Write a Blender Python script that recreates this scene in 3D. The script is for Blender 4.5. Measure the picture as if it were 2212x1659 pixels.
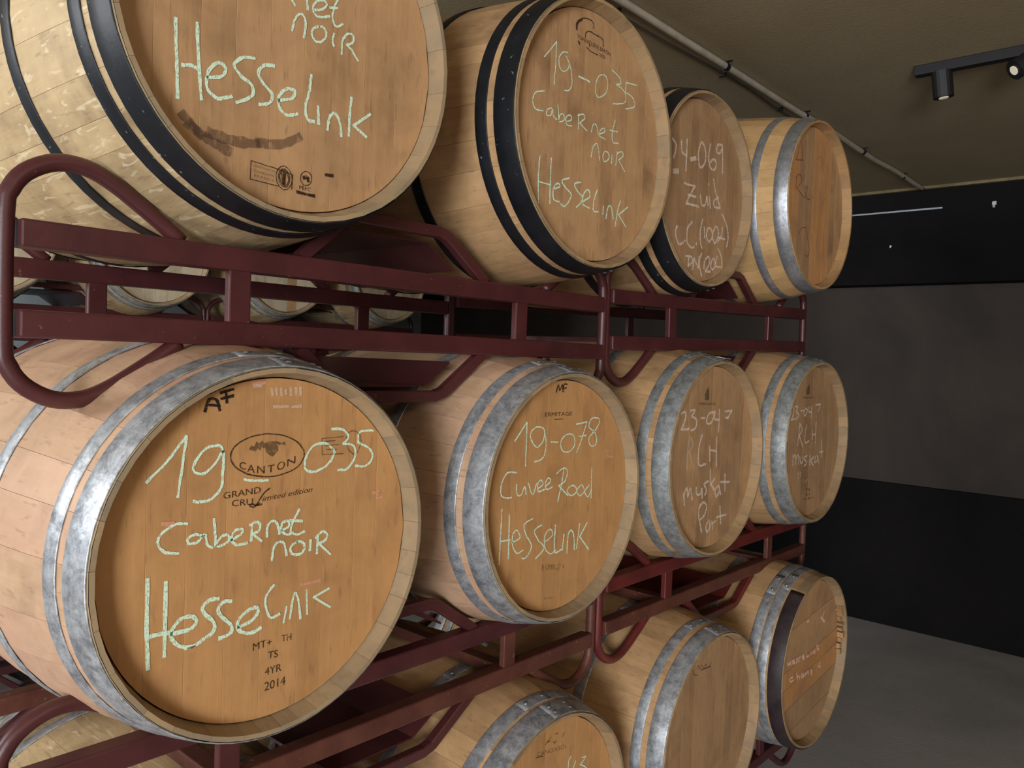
import bpy, math, random
from mathutils import Vector, Matrix

for o in list(bpy.data.objects):
    bpy.data.objects.remove(o)
S = bpy.context.scene
COL = S.collection
PI = math.pi

# ---------------------------------------------------------------- camera
YAW, PITCH, ROLL = 0.8408, -0.0352, 0.0354
fw = Vector((math.sin(YAW)*math.cos(PITCH), math.cos(YAW)*math.cos(PITCH), math.sin(PITCH)))
rt0 = Vector((math.cos(YAW), -math.sin(YAW), 0)); up0 = rt0.cross(fw)
rt = rt0*math.cos(ROLL) + up0*math.sin(ROLL); up = -rt0*math.sin(ROLL) + up0*math.cos(ROLL)
cd = bpy.data.cameras.new('camera'); cam = bpy.data.objects.new('camera', cd); COL.objects.link(cam)
cd.sensor_width = 36.0; cd.lens = 1734.85/2212*36.0; cd.clip_start = 0.02
mw = Matrix((rt, up, -fw)).transposed().to_4x4(); mw.translation = Vector((-0.0406, -1.0935, 1.0272))
cam.matrix_world = mw
S.camera = cam

# ---------------------------------------------------------------- world, lights, exposure
S.view_settings.view_transform = 'Standard'; S.view_settings.look = 'None'
S.view_settings.gamma = 1.0; S.view_settings.use_curve_mapping = False
S.view_settings.exposure = 0.28
w = bpy.data.worlds.new('world'); S.world = w; w.use_nodes = True
w.node_tree.nodes['Background'].inputs[0].default_value = (0.80, 0.88, 1.0, 1)
w.node_tree.nodes['Background'].inputs[1].default_value = 0.035

def area(name, loc, target, sx, sy, power, color, spread=PI):
    l = bpy.data.lights.new(name, 'AREA'); l.shape = 'RECTANGLE'; l.size = sx; l.size_y = sy
    l.energy = power; l.color = color; l.spread = spread
    o = bpy.data.objects.new(name, l); COL.objects.link(o); o.location = loc
    o.rotation_euler = (Vector(target)-Vector(loc)).to_track_quat('-Z', 'Y').to_euler()
    return o
# daylight through the open cellar door to the left behind the viewer, then two added fill lights
area('door_daylight', (-5.3, -3.9, 0.85), (1.6, 0.0, 0.8), 1.9, 2.1, 400, (0.90, 0.95, 1.0))
area('warm_front_fill', (0.2, -3.6, 2.05), (1.8, 0.2, 0.9), 2.2, 0.5, 18, (1.0, 0.80, 0.58))  # unseen warm fill added for the barrel fronts, not a real fixture
area('rear_aisle_fill', (-2.6, 2.1, 1.75), (2.2, 3.1, 1.6), 1.0, 0.8, 75, (0.90, 0.95, 1.0))  # unseen fill added to brighten the rear row, no window behind it

# ---------------------------------------------------------------- materials
class NT:
    def __init__(s, name):
        s.m = bpy.data.materials.new(name); s.m.use_nodes = True; s.t = s.m.node_tree
        s.b = s.t.nodes['Principled BSDF']; s.out = s.t.nodes['Material Output']
    def n(s, kind, **kw):
        x = s.t.nodes.new(kind)
        for k, v in kw.items():
            if k.startswith('i_'): x.inputs[k[2:].replace('_', ' ')].default_value = v
            else: setattr(x, k, v)
        return x
    def l(s, a, b): s.t.links.new(a, b)
    def noise(s, vec, scale, detail=4, rough=.55, dist=0):
        x = s.n('ShaderNodeTexNoise'); x.inputs['Scale'].default_value = scale; x.inputs['Detail'].default_value = detail
        x.inputs['Roughness'].default_value = rough; x.inputs['Distortion'].default_value = dist
        if vec: s.l(vec, x.inputs['Vector'])
        return x.outputs['Fac']
    def ramp(s, fac, stops):
        x = s.n('ShaderNodeValToRGB'); e = x.color_ramp.elements
        while len(e) < len(stops): e.new(.5)
        for q, (p_, c) in zip(e, stops):
            q.position = p_; q.color = (*c, 1) if len(c) == 3 else c
        s.l(fac, x.inputs[0]); return x.outputs[0]
    def mix(s, fac, a, b, mode='MIX'):
        x = s.n('ShaderNodeMix', data_type='RGBA', blend_type=mode)
        for sock, v in ((x.inputs[0], fac), (x.inputs[6], a), (x.inputs[7], b)):
            if hasattr(v, 'is_linked') or hasattr(v, 'links'): s.l(v, sock)
            elif isinstance(v, (int, float)): sock.default_value = v
            else: sock.default_value = (*v, 1)
        return x.outputs[2]
    def math(s, op, a, b=0.0):
        x = s.n('ShaderNodeMath', operation=op)
        for sock, v in ((x.inputs[0], a), (x.inputs[1], b)):
            if hasattr(v, 'links'): s.l(v, sock)
            else: sock.default_value = v
        return x.outputs[0]
    def coords(s, scale, rnd=True):
        tc = s.n('ShaderNodeTexCoord'); v = tc.outputs['Object']
        oi = s.n('ShaderNodeObjectInfo'); s.rand = oi.outputs['Random']
        if rnd:
            m = s.n('ShaderNodeVectorMath', operation='SCALE'); m.inputs[0].default_value = (37.1, 53.7, 71.3)
            s.l(s.rand, m.inputs['Scale'])
            a = s.n('ShaderNodeVectorMath', operation='ADD'); s.l(v, a.inputs[0]); s.l(m.outputs[0], a.inputs[1]); v = a.outputs[0]
        s.v = v
        m = s.n('ShaderNodeVectorMath', operation='MULTIPLY'); s.l(v, m.inputs[0]); m.inputs[1].default_value = scale
        return m.outputs[0]
    def bump(s, h, dist, strength=1.0):
        x = s.n('ShaderNodeBump'); x.inputs['Distance'].default_value = dist; x.inputs['Strength'].default_value = strength
        s.l(h, x.inputs['Height']); s.l(x.outputs[0], s.b.inputs['Normal'])

def wood(name, light, dark, grain_axis, var=.25, stain=(.10, .055, .03), stain_amt=.35, rough=.55, fleck=0.0, fleck_col=(.8, .7, .5), blush=None, ch=((.39, .27, .15), (.27, .205, .13))):
    g = NT(name)
    sc = {'y': (60, 3.0, 60), 'z': (55, 55, 2.6), 'u': (30, 30, 30)}[grain_axis]
    v = g.coords(sc)
    f1 = g.noise(v, 1.0, 6, .6, .4)
    f2 = g.noise(g.v, 7.0, 4, .6, .5)
    f3 = g.noise(g.v, 38.0, 3, .6)
    col = g.mix(g.ramp(f1, [(.30, (0, 0, 0)), (.72, (1, 1, 1))]), dark, light)
    tone = g.math('ADD', g.math('MULTIPLY', g.rand, var), 1.0-var/2)
    t = g.n('ShaderNodeVectorMath', operation='SCALE'); g.l(col, t.inputs[0]); g.l(tone, t.inputs['Scale']); col = t.outputs[0]
    if blush:
        f5 = g.noise(g.v, 2.3, 3, .5)
        col = g.mix(g.ramp(f5, [(.42, (0, 0, 0)), (.62, (.55, .55, .55))]), col, blush)
    col = g.mix(g.ramp(f2, [(.46, (0, 0, 0)), (.70, (stain_amt*1.6,)*3)]), col, stain)
    f7 = g.noise(g.v, 3.4, 4, .65, .8)
    col = g.mix(g.ramp(f7, [(.36, (0, 0, 0)), (.60, (.55, .55, .55))]), col, tuple(min(1, c*1.22) for c in light))
    # dark specks along the grain
    v2 = g.n('ShaderNodeVectorMath', operation='MULTIPLY'); g.l(g.v, v2.inputs[0])
    v2.inputs[1].default_value = {'y': (120, 22, 120), 'z': (120, 120, 22), 'u': (120, 120, 120)}[grain_axis]
    f4 = g.noise(v2.outputs[0], 1.0, 2, .5)
    col = g.mix(g.ramp(f4, [(.61, (0, 0, 0)), (.73, (.38, .38, .38))]), col, stain)
    if fleck:
        v3 = g.n('ShaderNodeVectorMath', operation='MULTIPLY'); g.l(g.v, v3.inputs[0])
        v3.inputs[1].default_value = {'y': (70, 16, 70), 'z': (70, 70, 16), 'u': (50, 50, 50)}[grain_axis]
        f6 = g.noise(v3.outputs[0], 1.0, 2, .5, 1.2)
        col = g.mix(g.ramp(f6, [(.60, (0, 0, 0)), (.68, (fleck,)*3)]), col, fleck_col)
    col = g.mix(g.ramp(f3, [(.35, (0, 0, 0)), (.75, (.22, .22, .22))]), col, dark)
    if grain_axis == 'y':     # end grain of the staves is bare grey oak
        tc = g.n('ShaderNodeTexCoord'); sp = g.n('ShaderNodeSeparateXYZ'); g.l(tc.outputs['Object'], sp.inputs[0])
        lo = g.math('LESS_THAN', sp.outputs[1], .0335)
        cc = g.mix(g.ramp(f2, [(.38, (0, 0, 0)), (.66, (1, 1, 1))]), ch[0], ch[1])
        cc = g.mix(g.ramp(f3, [(.55, (0, 0, 0)), (.75, (.5, .5, .5))]), cc, (.20, .14, .085))
        t2 = g.n('ShaderNodeVectorMath', operation='SCALE'); g.l(cc, t2.inputs[0]); g.l(g.math('ADD', g.math('MULTIPLY', g.rand, .16), .90), t2.inputs['Scale'])
        col = g.mix(lo, col, t2.outputs[0])
    g.l(col, g.b.inputs['Base Color']); g.b.inputs['Roughness'].default_value = rough
    g.b.inputs['Specular IOR Level'].default_value = .35
    g.bump(g.math('ADD', f1, f4), .0006, .6)
    return g.m

def galv(name, base=(.62, .64, .67), dark=(.24, .25, .27), metal=.6, r0=.34, r1=.6, sc=30, streak=(1, 1, 1)):
    g = NT(name); v = g.coords((sc*streak[0], sc*streak[1], sc*streak[2]))
    f = g.noise(v, 1.0, 9, .76, .25); f2 = g.noise(g.v, 180, 2, .5); f3 = g.noise(g.v, 5.0, 3, .6)
    col = g.mix(g.ramp(f, [(.38, (0, 0, 0)), (.60, (1, 1, 1))]), dark, base)
    col = g.mix(g.ramp(f2, [(.55, (0, 0, 0)), (.8, (.5, .5, .5))]), col, (.12, .12, .12))
    col = g.mix(g.ramp(f3, [(.55, (0, 0, 0)), (.85, (.35, .35, .35))]), col, (.30, .24, .18))
    g.l(col, g.b.inputs['Base Color']); g.b.inputs['Metallic'].default_value = metal
    r = g.n('ShaderNodeMapRange'); g.l(f, r.inputs[0]); r.inputs[3].default_value = r1; r.inputs[4].default_value = r0
    g.l(r.outputs[0], g.b.inputs['Roughness']); g.bump(f, .0012, .5)
    return g.m

def paint(name, base, dark, rough=.42, chip=(.30, .17, .12), chip_amt=.7, sc=14, spec=.5, chip_at=.70):
    g = NT(name); v = g.coords((sc, sc, sc))
    f = g.noise(v, 1.0, 5, .6); f2 = g.noise(g.v, 90, 3, .6); f3 = g.noise(g.v, 26, 4, .7)
    col = g.mix(g.ramp(f, [(.35, (0, 0, 0)), (.68, (1, 1, 1))]), dark, base)
    col = g.mix(g.ramp(f2, [(chip_at, (0, 0, 0)), (chip_at+.05, (chip_amt,)*3)]), col, chip)
    col = g.mix(g.ramp(f3, [(.62, (0, 0, 0)), (.72, (.4, .4, .4))]), col, dark)
    g.l(col, g.b.inputs['Base Color']); g.b.inputs['Roughness'].default_value = rough
    g.b.inputs['Specular IOR Level'].default_value = spec
    g.bump(g.math('ADD', f3, f2), .0006, .4)
    return g.m

def ink(name, col, cover, scale=420.0, rough=.9):
    g = NT(name); v = g.coords((scale, scale, scale*.5), rnd=False)
    f = g.noise(v, 1.0, 2, .6)
    g.b.inputs['Base Color'].default_value = (*col, 1); g.b.inputs['Roughness'].default_value = rough
    g.b.inputs['Specular IOR Level'].default_value = .1
    a = g.ramp(f, [(max(0, .62-cover*.55), (cover,)*3), (.70, (cover*.35,)*3)])
    g.l(a, g.b.inputs['Alpha']) if cover >= .99 else None
    tr = g.n('ShaderNodeBsdfTransparent'); mx = g.n('ShaderNodeMixShader')
    a = g.ramp(f, [(.50, (cover,)*3), (.70, (cover*.35,)*3)])
    g.l(a, mx.inputs[0]); g.l(tr.outputs[0], mx.inputs[1]); g.l(g.b.outputs[0], mx.inputs[2]); g.l(mx.outputs[0], g.out.inputs[0])
    return g.m

def flat(name, col, rough=.6, metal=0.0, spec=.5):
    g = NT(name); v = g.coords((20, 20, 20)); f = g.noise(v, 1.0, 4, .6)
    g.l(g.mix(g.ramp(f, [(.3, (0, 0, 0)), (.7, (1, 1, 1))]), tuple(c*.72 for c in col), col), g.b.inputs['Base Color'])
    g.b.inputs['Roughness'].default_value = rough; g.b.inputs['Metallic'].default_value = metal
    g.b.inputs['Specular IOR Level'].default_value = spec
    return g.m

M = {
 'head_amber': wood('head_amber', (.52, .270, .105), (.43, .215, .080), 'z', .08, (.22, .11, .05), .30),
 'head_tan': wood('head_tan', (.50, .290, .140), (.38, .205, .090), 'z', .08, (.15, .085, .05), .42),
 'head_brown': wood('head_brown', (.43, .255, .130), (.32, .175, .080), 'z', .18, (.17, .10, .06), .35),
 'head_orange': wood('head_orange', (.54, .27, .105), (.42, .19, .07), 'z', .12, (.26, .14, .10), .40),
 'head_pale': wood('head_pale', (.62, .52, .36), (.46, .36, .22), 'z', .2, (.22, .14, .10), .45),
 'stave_pink': wood('stave_pink', (.55, .355, .225), (.43, .265, .155), 'y', .12, (.20, .12, .08), .35, .5, 0, (1, 1, 1), (.56, .295, .21)),
 'stave_grey': wood('stave_grey', (.55, .40, .215), (.36, .245, .125), 'y', .14, (.16, .10, .06), .5, .55, .6, (.78, .66, .44)),
 'stave_tan': wood('stave_tan', (.54, .33, .16), (.38, .215, .10), 'y', .16, (.17, .095, .05), .40, ch=((.42, .27, .135), (.29, .20, .115))),
 'stave_gold': wood('stave_gold', (.64, .40, .18), (.50, .29, .115), 'y', .50, (.24, .13, .07), .30, ch=((.50, .29, .12), (.36, .21, .10))),
 'chime_mix': None,
 'galv': galv('galvanised_hoop'),
 'galv_bright': galv('bright_galvanised_hoop', (.66, .68, .72), (.40, .41, .44), .8, .30, .5, 45),
 'galv_dull': galv('dull_galvanised_hoop', (.42, .44, .44), (.20, .205, .20), .5, .42, .68, 34),
 'black_hoop': paint('black_hoop_paint', (.011, .012, .016), (.005, .006, .008), .46, (.35, .36, .38), .7, 20, .4, .69),
 'rust_band': paint('dark_plum_band', (.055, .036, .038), (.025, .016, .018), .5, (.35, .22, .12), .5, 18, .4, .70),
 'rivet': flat('rivet_steel', (.42, .44, .47), .4, .8),
 'maroon': paint('maroon_rack_paint', (.088, .021, .021), (.060, .014, .015), .42, (.33, .14, .10), .5, 9, .5, .70),
 'maroon_red': paint('bright_red_rack_paint', (.16, .022, .018), (.085, .016, .014), .42, (.42, .18, .15), .5, 9, .5, .70),
 'maroon_worn': paint('worn_rack_paint', (.135, .045, .028), (.085, .024, .016), .5, (.40, .26, .16), .6, 11, .45, .66),
 'chalk': ink('green_chalk', (.72, .90, .68), .95),
 'faint_chalk': ink('faint_chalk', (.80, .66, .50), .5),
 'white_chalk': ink('white_chalk', (1.0, .84, .70), 1.0),
 'red_chalk': ink('pink_chalk', (.80, .38, .24), .75),
 'pink_chalk': ink('bright_pink_chalk', (1.0, .62, .46), .85),
 'marker': ink('black_marker', (.02, .015, .012), .92),
 'brand': ink('branded_mark', (.045, .024, .014), .90),
 'faint_brand': ink('faint_branded_mark', (.09, .055, .035), .55),
 'red_marker': ink('red_marker', (.26, .05, .018), .75),
 'faint_red': ink('faint_red_marker', (.30, .09, .04), .45),
 'smear': ink('dark_smear', (.10, .055, .038), .42, 160),
 'bung': flat('bung_wood', (.62, .42, .22), .6),
 'paper': flat('paper', (.85, .84, .80), .7),
 'ceiling': None, 'black': flat('black_metal', (.012, .011, .012), .5),
}
del M['chime_mix'], M['ceiling']

# ---------------------------------------------------------------- mesh helpers
def mesh(name, verts, faces, smooth=False):
    me = bpy.data.meshes.new(name); me.from_pydata([tuple(v) for v in verts], [], faces); me.update()
    if smooth:
        me.polygons.foreach_set('use_smooth', [True]*len(me.polygons))
    return me
def obj(name, me, mat, parent=None, loc=(0, 0, 0), rot=(0, 0, 0)):
    o = bpy.data.objects.new(name, me); COL.objects.link(o)
    if mat is not None and not me.materials: me.materials.append(M[mat] if isinstance(mat, str) else mat)
    o.location = loc; o.rotation_euler = rot
    if parent: o.parent = parent
    return o
def thing(name, label, cat, loc, group=None):
    o = bpy.data.objects.new(name, None); COL.objects.link(o); o.location = loc; o.empty_display_size = .1
    o['label'] = label; o['category'] = cat
    if group: o['group'] = group
    return o
def tag(o, label, cat, group=None):
    o['label'] = label; o['category'] = cat
    if group: o['group'] = group
    return o
def struct(o): o['kind'] = 'structure'; return o

def box_geo(x0, x1, y0, y1, z0, z1, b=0.0):
    """box with optionally bevelled long edges"""
    if b <= 0:
        v = [(x, y, z) for x in (x0, x1) for y in (y0, y1) for z in (z0, z1)]
        f = [(0, 1, 3, 2), (4, 6, 7, 5), (0, 4, 5, 1), (2, 3, 7, 6), (0, 2, 6, 4), (1, 5, 7, 3)]
        return v, f
    import bmesh
    bm = bmesh.new(); vs, fs = box_geo(x0, x1, y0, y1, z0, z1)
    bv = [bm.verts.new(v) for v in vs]
    for f in fs: bm.faces.new([bv[i] for i in f])
    bmesh.ops.bevel(bm, geom=list(bm.edges), offset=b, segments=2, affect='EDGES', profile=.5)
    bm.verts.index_update(); bm.faces.ensure_lookup_table()
    v = [tuple(q.co) for q in bm.verts]; f = [tuple(q.index for q in fc.verts) for fc in bm.faces]; bm.free()
    return v, f
def merge(parts):
    V, F = [], []
    for v, f in parts:
        n = len(V); V += list(v); F += [tuple(i+n for i in q) for q in f]
    return V, F
def smooth_path(pts, k=5):
    P = [Vector(q) for q in pts]; P = [P[0]] + P + [P[-1]]; out = []
    for i in range(1, len(P)-2):
        a, b, c, d = P[i-1:i+3]
        for s in range(k):
            t = s/k; out.append(.5*((2*b)+(c-a)*t+(2*a-5*b+4*c-d)*t*t+(3*b-a-3*c+d)*t**3))
    out.append(P[-1]); return out
def tube_geo(pts, r, n=14, square=False):
    """sweep a round (or square) profile along a path lying in an XZ plane or anywhere"""
    P = [Vector(q) for q in pts]; V, F = [], []; ref = Vector((0, 1, 0))
    m = len(P)
    if square: n = 8
    for i, q in enumerate(P):
        t = (P[min(i+1, m-1)]-P[max(i-1, 0)]).normalized()
        rf = ref if abs(t.dot(ref)) < .9 else Vector((1, 0, 0))
        a = t.cross(rf).normalized(); b = t.cross(a).normalized()
        k = 1.0
        if square and 0 < i < m-1:
            c = (P[i]-P[i-1]).normalized().dot((P[i+1]-P[i]).normalized()); k = 1/max(.5, math.sqrt((1+c)/2))
        for j in range(n):
            if square:
                c = r*.78; pr = [(r, c), (c, r), (-c, r), (-r, c), (-r, -c), (-c, -r), (c, -r), (r, -c)][j]
                V.append(q + a*pr[0]*k + b*pr[1])
            else:
                th = 2*PI*j/n; V.append(q + a*r*math.cos(th) + b*r*math.sin(th))
    for i in range(m-1):
        for j in range(n):
            F.append((i*n+j, i*n+(j+1) % n, (i+1)*n+(j+1) % n, (i+1)*n+j))
    F.append(tuple(range(n))[::-1]); F.append(tuple((m-1)*n+j for j in range(n)))
    return V, F
def obj_geo(name, geo, mat, parent=None, smooth=False, **kw):
    return obj(name, mesh(name, geo[0], geo[1], smooth), mat, parent, **kw)

# ---------------------------------------------------------------- marks on the barrel heads
def ribbon(pts, w, seed=0, y=0.0):
    rnd = random.Random(seed); V, F = [], []; m = len(pts)
    P = [Vector((a, b)) for a, b in pts]
    for i in range(m):
        t = P[min(i+1, m-1)]-P[max(i-1, 0)]
        if t.length < 1e-6: t = Vector((1, 0))
        t.normalize(); nrm = Vector((-t.y, t.x))
        h = w*(0.75 + .45*rnd.random()); 
        e = (-t*h*.6 if i == 0 else (t*h*.6 if i == m-1 else Vector((0, 0))))
        V.append((P[i].x+e.x+nrm.x*h, y, P[i].y+e.y+nrm.y*h)); V.append((P[i].x+e.x-nrm.x*h, y, P[i].y+e.y-nrm.y*h))
    for i in range(m-1): F.append((2*i, 2*i+1, 2*i+3, 2*i+2))
    return V, F
_txt = {}
def text_geo(t):
    if t in _txt: return _txt[t]
    c = bpy.data.curves.new('lettering', 'FONT'); c.body = t; c.size = 1.0; c.resolution_u = 3
    o = bpy.data.objects.new('lettering', c); COL.objects.link(o)
    dg = bpy.context.evaluated_depsgraph_get(); me = bpy.data.meshes.new_from_object(o.evaluated_get(dg))
    V = [tuple(v.co) for v in me.vertices]; F = [tuple(q.vertices) for q in me.polygons]
    bpy.data.objects.remove(o); bpy.data.curves.remove(c); bpy.data.meshes.remove(me)
    _txt[t] = (V, F); return V, F

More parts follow.
